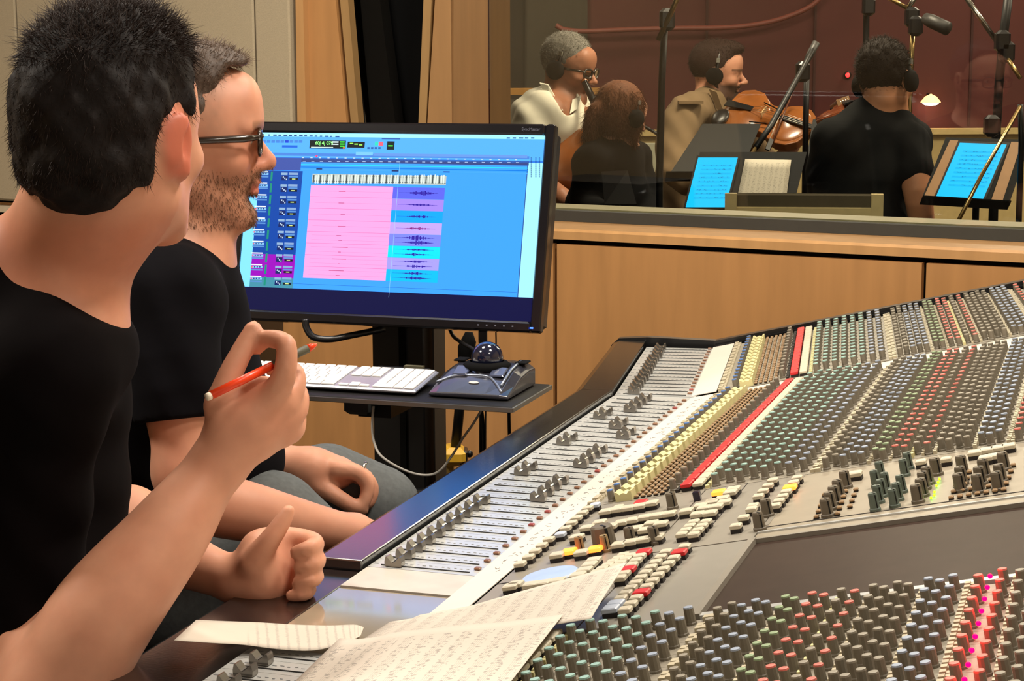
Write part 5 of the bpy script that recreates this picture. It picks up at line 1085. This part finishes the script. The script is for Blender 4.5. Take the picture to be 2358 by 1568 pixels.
def seated(name_label, h, sh_w, torso, cloth, arms, skin, hip, face, hres=.008, extra=None, zones=(), cloth_fn=None, collar=None, trousers=(30, 30, 34), sleeve=1.):
    """musician built from a head, torso cones and arm chains"""
    e = empty('person', (hip[0], hip[1], 0), name_label, 'person')
    S = SDF(); h.build(S, nose=1., jaw=1.0); S.cone(h.p(-.03, 0, -.06), torso[0][0], .055, .06, .03)
    T = SDF()
    for a, b, ra, rb in torso: S.cone(a, b, ra - .012, rb - .012, .05); T.cone(a, b, ra, rb, .06)
    for ch, rs, cut in arms:
        S.chain(ch, rs, .02)
        T.chain(ch[:cut + 1], [r + .012 for r in rs[:cut + 1]], .03)
    if extra: extra(S)
    sdf_obj('body', S, hres * .62, M_skin, e, skin_paint(skin, zones))
    if collar is not None: T.fn(collar, k=.008)
    T.fn(lambda P: .003 * np.sin(P[:, 2] * 48 + 8 * np.sin(P[:, 0] * 9) + 6 * P[:, 1]), mode='d')
    sdf_obj('shirt', T, hres * .8, cloth, e)
    L = SDF(); hp = np.array([hip[0], hip[1], .53]); Sd = np.array([face[1], -face[0], 0])
    for s_ in (-1, 1):
        k_ = hp + face * .42 + Sd * .13 * s_; f_ = k_ * 1.; f_[2] = .06; L.chain([hp + Sd * .08 * s_, k_, f_], [.085, .065, .045], .03, n=2); L.cone(f_ - ZV * .02, f_ - ZV * .02 + face * .14, .04, .035, .02)
    sdf_obj('trousers', L, .014, mat('dark cloth %d %d %d' % trousers, trousers, .9), e)
    return e
def hair_cap(h, e, rgb, rx=(.106, .083, .096), face_cut=(.03, .06), nape=-.05, amp=.003, n=2500, ln=.012, nm='hair', more=None, up=.5):
    l = h.loc; H_ = SDF(); H_.ell(h.p(-.02, 0, .042), np.array(rx) * h.k, h.ax, .03)
    if more: more(H_)
    H_.fn(lambda P: amp * wob(P, 90) + amp * .5 * wob(P, 200, 1), mode='d')
    H_.fn(lambda P: np.maximum(-(l(P)[:, 0] - face_cut[0] - .5 * np.maximum(l(P)[:, 2] - .03, 0)), l(P)[:, 2] - face_cut[1]), k=.012); H_.plane(h.p(-.03, 0, nape), h.U * -1 + h.F * .3, .01)
    m_ = mat('hair %d %d %d' % rgb, rgb, .7, var=.4, scale=150, bump=.5, spec=.15); o, P, Q = sdf_obj(nm, H_, .0055, m_, e)
    if n:
        p, nn_ = surf_samples(P, Q, n); strands('hair_strands', p - nn_ * .002, nn_ * .5 + h.U * up * .4 + h.F * .2, ln, .0009, m_, o, seg=2, jitter=.35)
    return o
# ---- cellist, white shirt
hC = Head(at(1310, 157, 7.1), 120, pitch=-12, k=1.0); c = lambda x, y, Y=7.1: at(x, y, Y)
lC = hC.loc; stub = lambda h, lo=-.02: (lambda P: sm(-h.loc(P)[:, 2], .03, .055) * sm(h.loc(P)[:, 0], -.005, .02) * (h.loc(P)[:, 2] > -.16))
fC = azim(100)
M_wsh = mat('white cotton shirt', (226, 220, 200), .85, var=.06, scale=12, bump=.3)
vneck = lambda P: np.maximum(np.linalg.norm((P - c(1296, 225, 7.02)) * [1, .45, .62], axis=1) - .052, -1)
pC = seated('man with grey hair, dark glasses and white shirt playing the cello', hC, .2,
            [(c(1300, 232, 7.12), c(1265, 265, 7.0), .065, .095), (c(1300, 232, 7.12), c(1330, 262, 7.3), .065, .085), (c(1262, 300, 7.12), c(1255, 480, 7.15), .17, .19), (c(1255, 480, 7.15), (c(1255, 480)[0], 7.15, .52), .19, .18)], M_wsh,
            [([c(1225, 285, 6.98), c(1215, 395, 6.9), c(1290, 455, 6.72), c(1305, 475, 6.7)], [.065, .055, .042, .032], 1), ([c(1340, 268, 7.3), c(1372, 330, 7.2), c(1362, 262, 7.05)], [.055, .045, .03], 1)], (168, 112, 84), c(1255, 480, 7.15), fC,
            zones=[(stub(hC), (120, 78, 58), .35)], collar=vneck)
hair_cap(hC, pC, (116, 112, 104), nape=-.045, n=3500, face_cut=(.055, .082), amp=.002, ln=.009)
mb = MB(); mb.sphere(c(1296, 240, 7.06), (.05, .05, .075), 14, 10); mb.build('undershirt', mat('dark red undershirt', (140, 30, 34), .9), pC)
mb = MB(); mb.prism([c(1243, 192, 7.02), c(1262, 196, 6.99), c(1297, 255, 6.93), c(1268, 250, 6.95)], np.array([0, .012, .004])); mb.prism([c(1318, 232, 6.99), c(1338, 222, 7.02), c(1330, 250, 6.98), c(1312, 262, 6.95)], np.array([0, .012, .004])); mb.build('collar', M_wsh, pC)
headphones(hC, 'black headphones worn by the man in the white shirt'); gC = empty('eyeglasses', hC.p(.1, 0, 0), 'thick dark glasses worn by the man in the white shirt', 'glasses'); glasses(hC, gC, fx=.108, w=.05, hh=.036, r=.0042)
plain_chair(c(1255, 480, 7.2), fC, 'orchestra chair under the man in the white shirt', False, .72)
# cello
M_var = mat('amber varnish', (150, 84, 36), .22, var=.25, scale=12, coat=.6); M_ebony = mat('ebony', (20, 18, 18), .35)
ce_ = empty('cello', (c(1335, 600, 6.95)[0], 6.95, 0), 'brown cello whose dark neck rises past the seated man in white', 'cello')
S = SDF(); b0_, b1_ = c(1372, 470, 6.9), c(1338, 320, 6.98); ax_ = (b1_ - b0_) / np.linalg.norm(b1_ - b0_); yy = np.array([0, 1., 0]); yy -= ax_ * (yy @ ax_); yy /= np.linalg.norm(yy); xx = np.cross(ax_, yy)
AX = np.array([xx, yy, ax_]); lowc = b1_ - ax_ * .52; S.ell(lowc, (.21, .065, .20), AX, .03); S.ell(b1_ - ax_ * .12, (.165, .06, .16), AX, .03); S.cone(lowc, b1_ - ax_ * .12, .085, .085, .05)
for s_ in (-1, 1): S.ell(b1_ - ax_ * .31 + xx * s_ * .19, (.055, .2, .085), AX, .02, 's')
sdf_obj('body', S, .009, M_var, ce_)
mb = MB(); mb.tube([b1_ - ax_ * .2 - yy * .075, c(1374, 248, 6.9), c(1347, 190, 7.0)], [.022, .017, .013], 8); mb.build('neck', M_ebony, ce_)
mb = MB(); mb.tube([c(1347, 190, 7.0), c(1338, 170, 7.25), c(1330, 160, 7.3)], [.014, .012, .009], 8); mb.build('scroll', M_var, ce_)
mb = MB()
for k in range(4): mb.tube([b1_ - ax_ * .2 - yy * .098 + xx * (k - 1.5) * .006, c(1372, 243, 6.875) + xx * (k - 1.5) * .005], .0011, 4)
mb.build('strings', M_chrome, ce_)
mb = MB(); mb.tube([lowc - ax_ * .2, lowc - ax_ * .2 - ax_ * .3], .006, 6); mb.build('endpin', M_chrome, ce_)
# ---- violist, tan shirt
hD = Head(at(1652, 167, 7.75), 98, pitch=-6, roll=4, k=1.0); c = lambda x, y, Y=7.75: at(x, y, Y); fD = azim(95)
M_tan = mat('tan cotton shirt', (122, 99, 70), .9, var=.18, scale=10, bump=.4)
def handD(S):
    w0 = c(1842, 300, 7.45)
    for i in range(4): S.chain([c(1846, 300, 7.47), c(1840 - 3 * i, 292 + 3 * i, 7.42 + .012 * i), c(1832 - 3 * i, 296 + 4 * i, 7.40 + .012 * i)], [.014, .009, .008], .005)
pD = seated('bearded man in a tan shirt playing the viola', hD, .2,
            [(c(1640, 232), c(1585, 262, 7.55), .06, .085), (c(1640, 232), c(1655, 262, 7.95), .06, .075), (c(1600, 310, 7.75), c(1600, 480, 7.75), .165, .17), (c(1600, 480), (c(1600, 480)[0], 7.75, .52), .17, .17)], M_tan,
            [([c(1570, 275, 7.5), c(1560, 395, 7.35), c(1665, 440, 7.2)], [.062, .052, .04], 2), ([c(1670, 262, 7.9), c(1770, 385, 7.6), c(1845, 305, 7.47)], [.06, .045, .028], 1)], (196, 138, 110), c(1600, 480), fD,
            extra=handD, zones=[(lambda P: sm(-hD.loc(P)[:, 2], .034, .05) * sm(hD.loc(P)[:, 0], .0, .03) * (hD.loc(P)[:, 2] > -.15) * (1 - sm(-np.abs(hD.loc(P)[:, 2] + .0625), -.01, -.006) * (hD.loc(P)[:, 0] > .09)), (44, 30, 26), .9), (lambda P: sm(-np.abs(hD.loc(P)[:, 2] - .021), -.007, -.003) * (hD.loc(P)[:, 0] > .06), (50, 34, 28), .7)], trousers=(60, 54, 46))
hair_cap(hD, pD, (46, 30, 25), more=lambda H_: H_.ell(hD.p(.045, 0, .108), (.055, .05, .026), hD.ax, .03), nape=-.05, face_cut=(.045, .08), n=3500, amp=.002, ln=.01)
S = SDF(); bq = [hD.p(.076, 0, -.108), hD.p(.03, .04, -.088), hD.p(.03, -.04, -.088)]; S.ell(bq[0], (.032, .034, .036), hD.ax, .02); S.cone(bq[0], bq[1], .022, .014, .02); S.cone(bq[0], bq[2], .022, .014, .02); [S.chain([hD.p(.004, .066 * r_, -.02), hD.p(.006, .062 * r_, -.062), hD.p(.05, .04 * r_, -.10), bq[0]], [.008, .014, .018, .02], .01) for r_ in (-1, 1)]; S.cone(hD.p(.096, -.022, -.05), hD.p(.096, .022, -.05), .0065, .0065, .006); S.fn(lambda P: .0025 * wob(P, 160), mode='d'); sdf_obj('beard', S, .005, MATS['hair 46 30 25'], pD)
mb = MB(); mb.prism([c(1632, 205, 7.6), c(1650, 212, 7.57), c(1668, 262, 7.55), c(1650, 250, 7.58)], np.array([0, .015, .004])); mb.build('collar', M_tan, pD)
mb = MB(); mb.box(c(1590, 235, 7.45), (.10, .05, .012)); mb.build('epaulette', M_tan, pD)
headphones(hD, 'black headphones with a silver slider worn by the violist')
def fiddle(nm, p0, p1, up, L, label, m_=M_var, full=True):
    """violin family instrument: p0 tail end, p1 scroll end, up = normal of the top plate"""
    ax = (p1 - p0) / np.linalg.norm(p1 - p0); up = up - ax * (up @ ax); up /= np.linalg.norm(up); sd = np.cross(ax, up); X = np.array([sd, up, ax]); e = empty(nm, p0, label, 'viola' if nm == 'viola' else 'violin')
    bl_ = L * .59; P = []
    out_ = [(.0, .02), (.02, .22), (.06, .29), (.16, .335), (.28, .325), (.38, .245), (.45, .20), (.52, .195), (.58, .205), (.64, .25), (.74, .285), (.86, .27), (.95, .20), (.99, .08), (1., .0)]
    o2 = [(t, w_) for t, w_ in out_] + [(t, -w_) for t, w_ in out_[::-1][1:]]
    poly = [p0 + ax * bl_ * t + sd * bl_ * w_ * 1.02 for t, w_ in o2]; th = bl_ * .10
    mb = MB(); mb.prism([q - up * th / 2 for q in poly], up * th); o = mb.build('body', m_, e); bv = o.modifiers.new('b', 'BEVEL'); bv.width = .004; bv.segments = 2; bv.limit_method = 'ANGLE'
    S = SDF(); S.ell(p0 + ax * bl_ * .25 + up * th * .42, (bl_ * .30, bl_ * .055, bl_ * .24), X, .03); S.ell(p0 + ax * bl_ * .78 + up * th * .42, (bl_ * .25, bl_ * .05, bl_ * .2), X, .03); S.cone(p0 + ax * bl_ * .3 + up * th * .3, p0 + ax * bl_ * .7 + up * th * .3, .03 * L / .66, .03 * L / .66, .03); S.plane(p0, -up, .001); sdf_obj('arched_top', S, .006, m_, e)
    mb = MB(); mb.prism([p0 + ax * bl_ * .66 + sd * .013 + up * th * 1.15, p0 + ax * bl_ * .66 - sd * .013 + up * th * 1.15, p0 + ax * L * .93 - sd * .008 + up * th * .7, p0 + ax * L * .93 + sd * .008 + up * th * .7], up * .007); mb.build('fingerboard', M_ebony, e)
    mb = MB(); mb.tube([p0 + ax * bl_ * .97, p0 + ax * L * .93], [.013, .010], 8); mb.build('neck', m_, e)
    mb = MB(); mb.tube([p0 + ax * L * .92, p0 + ax * L * .99, p0 + ax * L * 1.03 - up * .012, p0 + ax * L * 1.01 - up * .026], [.010, .010, .011, .007], 8); mb.build('scroll', m_, e)
    for k in range(4): mb = MB(); mb.tube([p0 + ax * L * (.94 + .018 * k) - sd * .028 * (1 if k % 2 else -.3), p0 + ax * L * (.94 + .018 * k) + sd * .028 * (-1 if k % 2 == 0 else .3)], .0038, 6); mb.build('peg', M_ebony, e)
    mb = MB(); mb.prism([p0 + ax * bl_ * .02 + sd * .018 + up * th * 1.05, p0 + ax * bl_ * .02 - sd * .018 + up * th * 1.05, p0 + ax * bl_ * .33 - sd * .012 + up * th * 1.2, p0 + ax * bl_ * .33 + sd * .012 + up * th * 1.2], up * .006); mb.build('tailpiece', M_ebony, e)
    mb = MB(); mb.box(p0 + ax * bl_ * .47 + up * th * 1.25, (.045, .03, .004), X); mb.build('bridge', mat('pale maple bridge', (214, 180, 130), .5), e)
    mb = MB()
    for k in range(4): mb.tube([p0 + ax * bl_ * .32 + sd * (k - 1.5) * .008 + up * th * 1.3, p0 + ax * bl_ * .47 + sd * (k - 1.5) * .010 + up * th * 1.68, p0 + ax * L * .93 + sd * (k - 1.5) * .005 + up * th * .95], .0008, 4)
    mb.build('strings', M_chrome, e)
    for s_ in (-1, 1):
        mb = MB(); mb.tube(spline([p0 + ax * bl_ * (.47 + .09 * t) + sd * s_ * bl_ * (.135 - .02 * t) + up * th * 1.0 for t in (-1, -.4, .4, 1)], 3), .0026, 5); mb.build('sound_hole', M_blackm, e)
    mb = MB(); mb.sphere(p0 + ax * bl_ * .06 + sd * bl_ * .2 + up * th * .95, (.05, .016, .035), 14, 8, X); mb.build('chin_rest', M_ebony, e)
    return e
vu = np.array([-.20, -.62, .75]); fiddle('viola', c(1672, 254, 7.56), c(1858, 306, 7.35), vu, .67, 'amber varnished viola held under the chin of the bearded man', mat('golden varnish', (140, 82, 38), .3, var=.3, scale=10, coat=.4))
def bow(a, b, label, g=None):
    e = empty('bow', a, label, 'bow', g); mb = MB(); mb.tube([a, b], [.0045, .003], 6); mb.build('stick', mat('pernambuco', (92, 52, 34), .35), e); d = (b - a) / np.linalg.norm(b - a); o_ = np.cross(d, [0, 1, 0]); o_ /= np.linalg.norm(o_); mb = MB(); mb.tube([a + o_ * .016, b + o_ * .01], .0018, 4); mb.build('hair', mat('white horsehair', (206, 196, 176), .6), e); mb = MB(); mb.box(a + o_ * .009 + d * .02, (.05, .012, .018), np.array([d, np.cross(o_, d), o_])); mb.build('frog', M_ebony, e); return e
bow(c(1772, 345, 7.3), c(1825, 212, 7.42), 'viola bow standing upright across the strings of the viola')
plain_chair(c(1600, 480, 7.8), fD, 'orchestra chair under the violist in tan', False, .72)
# ---- woman with ponytail, black dress
hW = Head(at(1432, 268, 6.4), 52, pitch=-12, k=.87); c = lambda x, y, Y=6.4: at(x, y, Y); fW = azim(55)
M_blk = mat('black knit', (12, 12, 13), .9, var=.2, scale=16, bump=.4, spec=.1)
pW = seated('woman with auburn ponytail and black top reading a tablet', hW, .2,
            [(c(1415, 335), c(1370, 372, 6.3), .05, .07), (c(1415, 335), c(1455, 362, 6.55), .05, .065), (c(1405, 400, 6.43), c(1400, 490, 6.45), .125, .14), (c(1400, 490, 6.45), (c(1400, 490)[0], 6.45, .52), .14, .15)], M_blk,
            [([c(1360, 385, 6.3), c(1350, 470, 6.27), c(1400, 500, 6.05)], [.05, .042, .03], 2), ([c(1462, 372, 6.55), c(1490, 460, 6.5), c(1500, 500, 6.35)], [.048, .04, .03], 2)], (206, 150, 122), c(1400, 490, 6.45), fW)
M_aub = 0
def pony(H_):
    H_.cone(hW.p(-.10, 0, .03), hW.p(-.125, -.01, -.01), .024, .026, .02); H_.chain([hW.p(-.13, -.01, .0), hW.p(-.145, -.01, -.06), hW.p(-.13, -.01, -.13), hW.p(-.115, 0, -.17)], [.026, .027, .022, .010], .02)
    H_.ell(hW.p(-.03, 0, -.02), (.085, .078, .085), hW.ax, .03); H_.cone(hW.p(.02, .07, .0), hW.p(.03, .066, -.10), .018, .010, .02)
hair_cap(hW, pW, (104, 64, 42), rx=(.110, .086, .100), more=pony, nape=-.19, face_cut=(.05, .06), n=6000, ln=.03, up=-3., amp=.0012)
headphones(hW, 'thin black headphones worn by the woman with the ponytail')
chW = plain_chair(c(1400, 490, 6.43), fW, 'black padded orchestra chair behind the woman with the ponytail', False, .78)
# ---- violinist, black T-shirt, seen from behind
hE = Head(at(2040, 188, 6.1), 38, pitch=-10, roll=-6, k=1.0); c = lambda x, y, Y=6.1: at(x, y, Y); fE = azim(35)
M_tee = mat('faded black cotton', (30, 30, 30), .92, var=.2, scale=10, bump=.4, spec=.1)
pE = seated('violinist in a faded black T-shirt with short dark hair, seen from behind', hE, .2,
            [(c(2030, 262), c(1935, 325, 6.05), .06, .085), (c(2030, 262), c(2095, 325, 6.2), .06, .08), (c(1985, 390, 6.12), c(1975, 510, 6.12), .15, .155), (c(2000, 300, 6.1), c(1995, 390, 6.12), .09, .15), (c(1975, 510, 6.12), (c(1975, 510)[0], 6.12, .52), .155, .17)], M_tee,
            [([c(1925, 335, 6.05), c(1905, 400, 6.15), c(1900, 455, 6.3), c(1935, 330, 6.6)], [.07, .06, .045, .03], 2), ([c(2088, 335, 6.06), c(2104, 385, 6.0), c(2116, 460, 5.98), c(2125, 530, 6.05)], [.066, .054, .046, .040], 1)], (196, 136, 100), c(1985, 510, 6.12), fE)
hair_cap(hE, pE, (28, 20, 17), rx=(.108, .085, .100), nape=-.075, face_cut=(.02, .05), n=3500, ln=.016, amp=.004)
headphones(hE, 'black headphones worn by the violinist in the black T-shirt')
fiddle('violin', c(1965, 262, 6.25), c(1925, 262, 6.75), np.array([-.3, -.35, .85]), .59, 'dark amber violin held beyond the shoulder of the violinist in black', mat('dark varnish', (120, 60, 30), .25, coat=.5))
plain_chair(c(1985, 510, 6.15), fE, 'orchestra chair under the violinist in black', False, .70)
# empty wooden chair near the glass
ch0 = at(1835, 500, 5.42); plain_chair((ch0[0] + .05, ch0[1] + .22, 0), azim(8), 'empty ash wood orchestra chair with a grey cloth back', True, .935)
# ---- music stands
M_std = mat('matt grey black steel', (18, 18, 17), .6, spec=.25)
def mstand(pts, label, foot, lip=True, group='music stands', m_=None):
    """desk from four corner points (tl, tr, br, bl)"""
    P = [np.asarray(q, float) for q in pts]; e = empty('music_stand', (foot[0], foot[1], 0), label, 'music stand', group); n = np.cross(P[1] - P[0], P[3] - P[0]); n /= np.linalg.norm(n)
    if n[1] < 0: n = -n
    mb = MB(); mb.prism(P, n * .004); mb.build('desk', m_ or M_std, e)
    if lip:
        d = (P[2] - P[3]); mb = MB(); mb.prism([P[3], P[2], P[2] - n * .045, P[3] - n * .045], ZV * -.004); mb.build('lip', M_black, e)
    cm = sum(P) / 4; mb = MB(); mb.tube([cm + n * .01, (foot[0], foot[1], cm[2] - .12), (foot[0], foot[1], .1)], .011, 8); mb.build('pole', M_std, e)
    for k in range(3): a = k * 2.094 + .4; mb = MB(); mb.tube([(foot[0], foot[1], .16), (foot[0] + .26 * math.cos(a), foot[1] + .26 * math.sin(a), .012)], .009, 6); mb.build('leg', M_std, e)
    return e
c = lambda x, y, Y: at(x, y, Y)
mstand([c(1618, 285, 7.10), c(1752, 285, 7.10), c(1700, 415, 6.85), c(1532, 415, 6.85)], 'grey music stand in front of the violist in tan', c(1640, 400, 7.15))
st2 = [c(1612, 350, 5.95), c(1858, 350, 5.95), c(1822, 495, 5.80), c(1572, 495, 5.80)]
mstand(st2, 'dark music stand holding a glowing tablet and a printed part', c(1715, 440, 6.25))
st3 = [c(2178, 316, 5.72), c(2375, 322, 5.72), c(2320, 480, 5.57), c(2118, 468, 5.57)]
mstand(st3, 'wide black music stand with a glowing tablet between wood strips', c(2250, 400, 5.85))
mstand([c(1872, 275, 6.95), c(1985, 275, 6.95), c(1950, 425, 6.75), c(1848, 425, 6.75)], 'dark music stand just beyond the violinist in black', c(1915, 400, 7.0))
mstand([c(1385, 395, 6.10), c(1445, 392, 6.08), c(1466, 470, 6.01), c(1392, 470, 6.01)], 'small black folding stand against the chair of the woman', c(1420, 440, 6.13), False, m_=M_blackp)  # dark glossy shape by the chair; its stand form is made up
def tablet(pts, label):
    P = [np.asarray(q, float) for q in pts]; e = empty('tablet', (P[3] + P[2]) / 2, label, 'tablet', 'glowing tablets'); n = np.cross(P[1] - P[0], P[3] - P[0]); n /= np.linalg.norm(n)
    if n[1] > 0: n = -n
    x, y = (P[1] - P[0]), (P[3] - P[0]); 
    mb = MB(); mb.prism([P[0] - x * .05 - y * .04, P[1] + x * .05 - y * .04, P[2] + x * .05 + y * .03, P[3] - x * .05 + y * .03], n * -.006); mb.build('case', M_black, e)
    Qs = [([p + n * .001 for p in P], (0, 192, 255))]
    w = lambda a, b, d=.0015: P[0] + (x * (1 - b) + (P[2] - P[3]) * b) * a + y * b + n * d
    for r_ in range(9):
        for l in range(3): b = .14 + .075 * r_ + .011 * l; Qs.append(([w(.14, b), w(.93, b), w(.93, b + .0035), w(.14, b + .0035)], (0, 150, 205)))
        for k in range(10): a = .16 + .75 * rng.random(); b = .135 + .075 * r_ + .02 * rng.random(); Qs.append(([w(a, b, .002), w(a + .03, b, .002), w(a + .03, b + .008, .002), w(a, b + .008, .002)], (0, 120, 180)))
    attr_mesh('screen', Qs, emis_mat('tablet screen', .95), e); return e
def off(P, d):
    n = np.cross(P[1] - P[0], P[3] - P[0]); n /= np.linalg.norm(n); n = n if n[1] < 0 else -n; return n * d
def on_stand(st, pix, d): 
    n = off([np.asarray(q) for q in st], 1.); return [onplane(x, y, np.asarray(st[0]) + n * d, n) for x, y in pix]
tablet(on_stand(st2, [(1608, 363), (1699, 363), (1668, 488), (1576, 488)], .008), 'glowing cyan tablet on the stand before the woman with the ponytail')
tablet(on_stand(st3, [(2210, 329), (2318, 333), (2262, 463), (2153, 458)], .008), 'glowing cyan tablet on the stand before the violinist in black')
pg = on_stand(st2, [(1716, 366), (1822, 368), (1806, 492), (1690, 492)], .006)
sheet('sheet_music', lambda s, t: bil(pg, s, t), 6, 6, music_mat('part page', 9, 4., (206, 196, 176)), 'printed part on the dark stand beside the glowing tablet', 'sheet music')
for k, (a, b) in enumerate((((2185, 324), (2208, 324), (2150, 466), (2122, 466)), ((2326, 326), (2348, 328), (2300, 470), (2276, 470))) if False else ((((2187, 324), (2207, 325), (2148, 460), (2126, 460))), (((2328, 328), (2350, 329), (2306, 470), (2282, 468))))) if False else ():
    pass
for pix, lb in (([(2187, 324), (2206, 325), (2148, 460), (2124, 460)], 'tan wood strip on the wide stand, beside the violinist'), ([(2328, 328), (2352, 329), (2306, 470), (2280, 468)], 'tan wood strip on the wide stand, on the far side of the tablet')):
    P = on_stand(st3, pix, .004); mb = MB(); mb.prism(P, off([np.asarray(q) for q in st3], .004)); tag(mb.build('wood_strip', mat('tan wood strip', (176, 130, 84), .5)), lb, 'wood strip')
# ---- microphone stands
def micstand(label, foot, pole, booms, pole_m, r=.011, mic=None, clamp=None):
    e = empty('microphone_stand', (foot[0], foot[1], 0), label, 'microphone stand', 'microphone stands')
    q = [np.array([foot[0], foot[1], .05])] + pole; mb = MB(); mb.tube(q, [r * 1.3] + [r] * len(pole), 8); mb.build('pole', pole_m, e)
    mb = MB(); mb.lathe((foot[0], foot[1], 0), [(.15, 0), (.15, .015), (.03, .03), (.02, .06)], seg=20); mb.build('base', M_black, e)
    for b, br, bm in booms: mb = MB(); mb.tube(b, br, 8); mb.build('boom', bm, e)
    for k in (clamp or []): mb = MB(); mb.bbox(k, (.05, .045, .075), b=.012); mb.build('clamp', M_blackp, e)
    for a, b, rr in (mic or []): mb = MB(); mb.tube([a, a * .7 + b * .3, b], [rr * .8, rr, rr], 10); mb.build('microphone', mat('microphone grey', (44, 42, 40), .5), e)
    return e
micstand('black microphone stand between the woman and the violist', c(1522, 480, 6.2), [c(1519, 420, 6.2), c(1519, 400, 6.2), c(1524, 190, 6.2), c(1532, 30, 6.2)], [([c(1516, 92, 6.18), c(1545, 30, 6.15), c(1575, -40, 6.1)], .009, M_brass)], M_black, .012, clamp=[c(1536, 45, 6.18)])
micstand('black boom stand leaning across the viola', c(1858, 420, 6.7), [c(1855, 300, 6.7), c(1858, 165, 6.7)], [([c(1880, 98, 6.65), c(1845, 165, 6.6), c(1775, 290, 6.4), c(1740, 340, 6.3)], .0105, M_black), ([c(1740, 340, 6.3), c(1645, 490, 6.0)], .006, M_brass)], M_black, .011, mic=[(c(1858, 140, 6.63), c(1880, 98, 6.65), .014)], clamp=[c(1848, 165, 6.64)])
micstand('black microphone stand behind the violinist in black', c(1990, 420, 7.6), [c(1991, 300, 7.6), c(1995, 45, 7.6), c(1999, -40, 7.6)], [], M_black, .013, clamp=[c(2000, 15, 7.55)])
micstand('brass coloured microphone stand beside the violinist with a grey microphone', c(2092, 420, 6.9), [c(2093, 280, 6.9), c(2098, 150, 6.9), c(2103, 55, 6.9)], [([c(2040, -8, 6.9), c(2088, 18, 6.9)], .008, M_brass), ([c(2088, 22, 6.9), c(2118, -20, 6.9)], .010, M_chrome)], M_brass, .010, mic=[(c(2130, 42, 6.8), c(2182, 66, 6.72), .026)], clamp=[c(2100, 40, 6.88), c(2108, 60, 6.86)])
micstand('heavy black studio stand with chrome boom beside the wide music stand', c(2292, 420, 6.4), [c(2293, 330, 6.4), c(2300, 200, 6.4), c(2310, 90, 6.4), c(2325, -30, 6.4)], [([c(2225, -5, 6.4), c(2300, 102, 6.4)], .009, M_chrome), ([c(2316, 130, 6.35), c(2350, 180, 6.3)], .008, M_brass)], M_black, .016, clamp=[c(2308, 95, 6.36), c(2318, 120, 6.36), c(2283, 290, 6.3)])
micstand('thin black boom stand crossing in front of the wide music stand', c(2352, 420, 5.5), [c(2352, 330, 5.5), c(2350, 240, 5.5)], [([c(2350, 245, 5.48), c(2262, 400, 5.38), c(2205, 512, 5.3)], .006, M_brass)], M_black, .009)
mb = MB(); mb.tube(spline([c(1480, 290, 6.6), c(1500, 300, 6.6), c(1516, 310, 6.55)], 5), .006, 6); tag(mb.build('cable', M_black), 'short black cable clipped to the first microphone stand', 'cable')
# ---- wooden framed baffle behind the cellist
gb = empty('sound_baffle', (at(1260, 300, 8.6)[0], 8.6, 0), 'maple framed sound baffle with grey cloth standing behind the cellist', 'baffle')
x0, x1 = at(1155, 300, 8.6)[0], at(1440, 300, 8.6)[0]; zt = at(1200, 203, 8.6)[2]
M_bf = wood('honey maple', (190, 138, 70), .45)
for a, b, z0, z1 in ((x0, x0 + .03, .05, zt), (x1 - .05, x1, .05, zt), (x0, x1, zt - .03, zt), (x0, x1, .05, .12)): mb = MB(); mb.box(((a + b) / 2, 8.6, (z0 + z1) / 2), (b - a, .06, z1 - z0)); mb.build('frame', M_bf, gb)
mb = MB(); mb.box(((x0 + x1) / 2, 8.61, zt / 2), (x1 - x0 - .04, .04, zt - .1)); mb.build('cloth', mat('grey baffle cloth', (96, 92, 82), .95), gb)
mb = MB(); xl = at(1098, 300, 8.58)[0]; mb.box(((xl + x0) / 2, 8.66, zt / 2), (x0 - xl, .12, zt)); mb.build('side_board', wood('golden maple', (186, 130, 58), .45), gb)
# pale low baffle beyond the first microphone stand
mb = MB(); q0, q1 = at(1455, 330, 8.9), at(1550, 330, 8.9); mb.box(((q0[0] + q1[0]) / 2, 8.9, q0[2] / 2), (q1[0] - q0[0], .08, q0[2])); tag(mb.build('low_screen', mat('pale grey green board', (176, 174, 150), .8)), 'pale grey low screen between the woman and the violist', 'screen')
# ---- lamp reflection built as a glowing dome, and red lamp on the maroon wall
lp = at(2143, 236, YB - .08); le = empty('wall_lamp', lp, 'small bright dome lamp on the maroon wall', 'lamp')
mb = MB(); mb.lathe(lp, [(.001, .045), (.03, .03), (.05, .006), (.052, 0)], seg=18, cap=False); mb.build('shade', mat('glowing shade', (255, 190, 120), .5, emit=2.), le); mb = MB(); mb.sphere(lp - ZV * .004, (.042, .042, .012), 14, 8); mb.build('bulb', mat('glowing bulb', (255, 240, 220), .5, emit=8.), le)
mb = MB(); mb.tube([lp + ZV * .04, lp + ZV * .04 + np.array([0, .085, .0])], .006, 6); mb.build('bracket', M_black, le)
rl = empty('signal_lamp', at(1952, 173, YB - .03), 'tiny red signal lamp glowing on the maroon wall', 'lamp'); mb = MB(); mb.sphere(at(1952, 173, YB - .02), .012, 10, 8); mb.build('lens', mat('red signal', (255, 30, 30), .4, emit=6.), rl); mb = MB(); mb.lathe(at(1952, 173, YB - .012), [(.02, 0), (.02, .012)], np.array([[1, 0, 0], [0, 0, 1], [0, 1, 0]]), 12); mb.build('holder', M_black, rl)
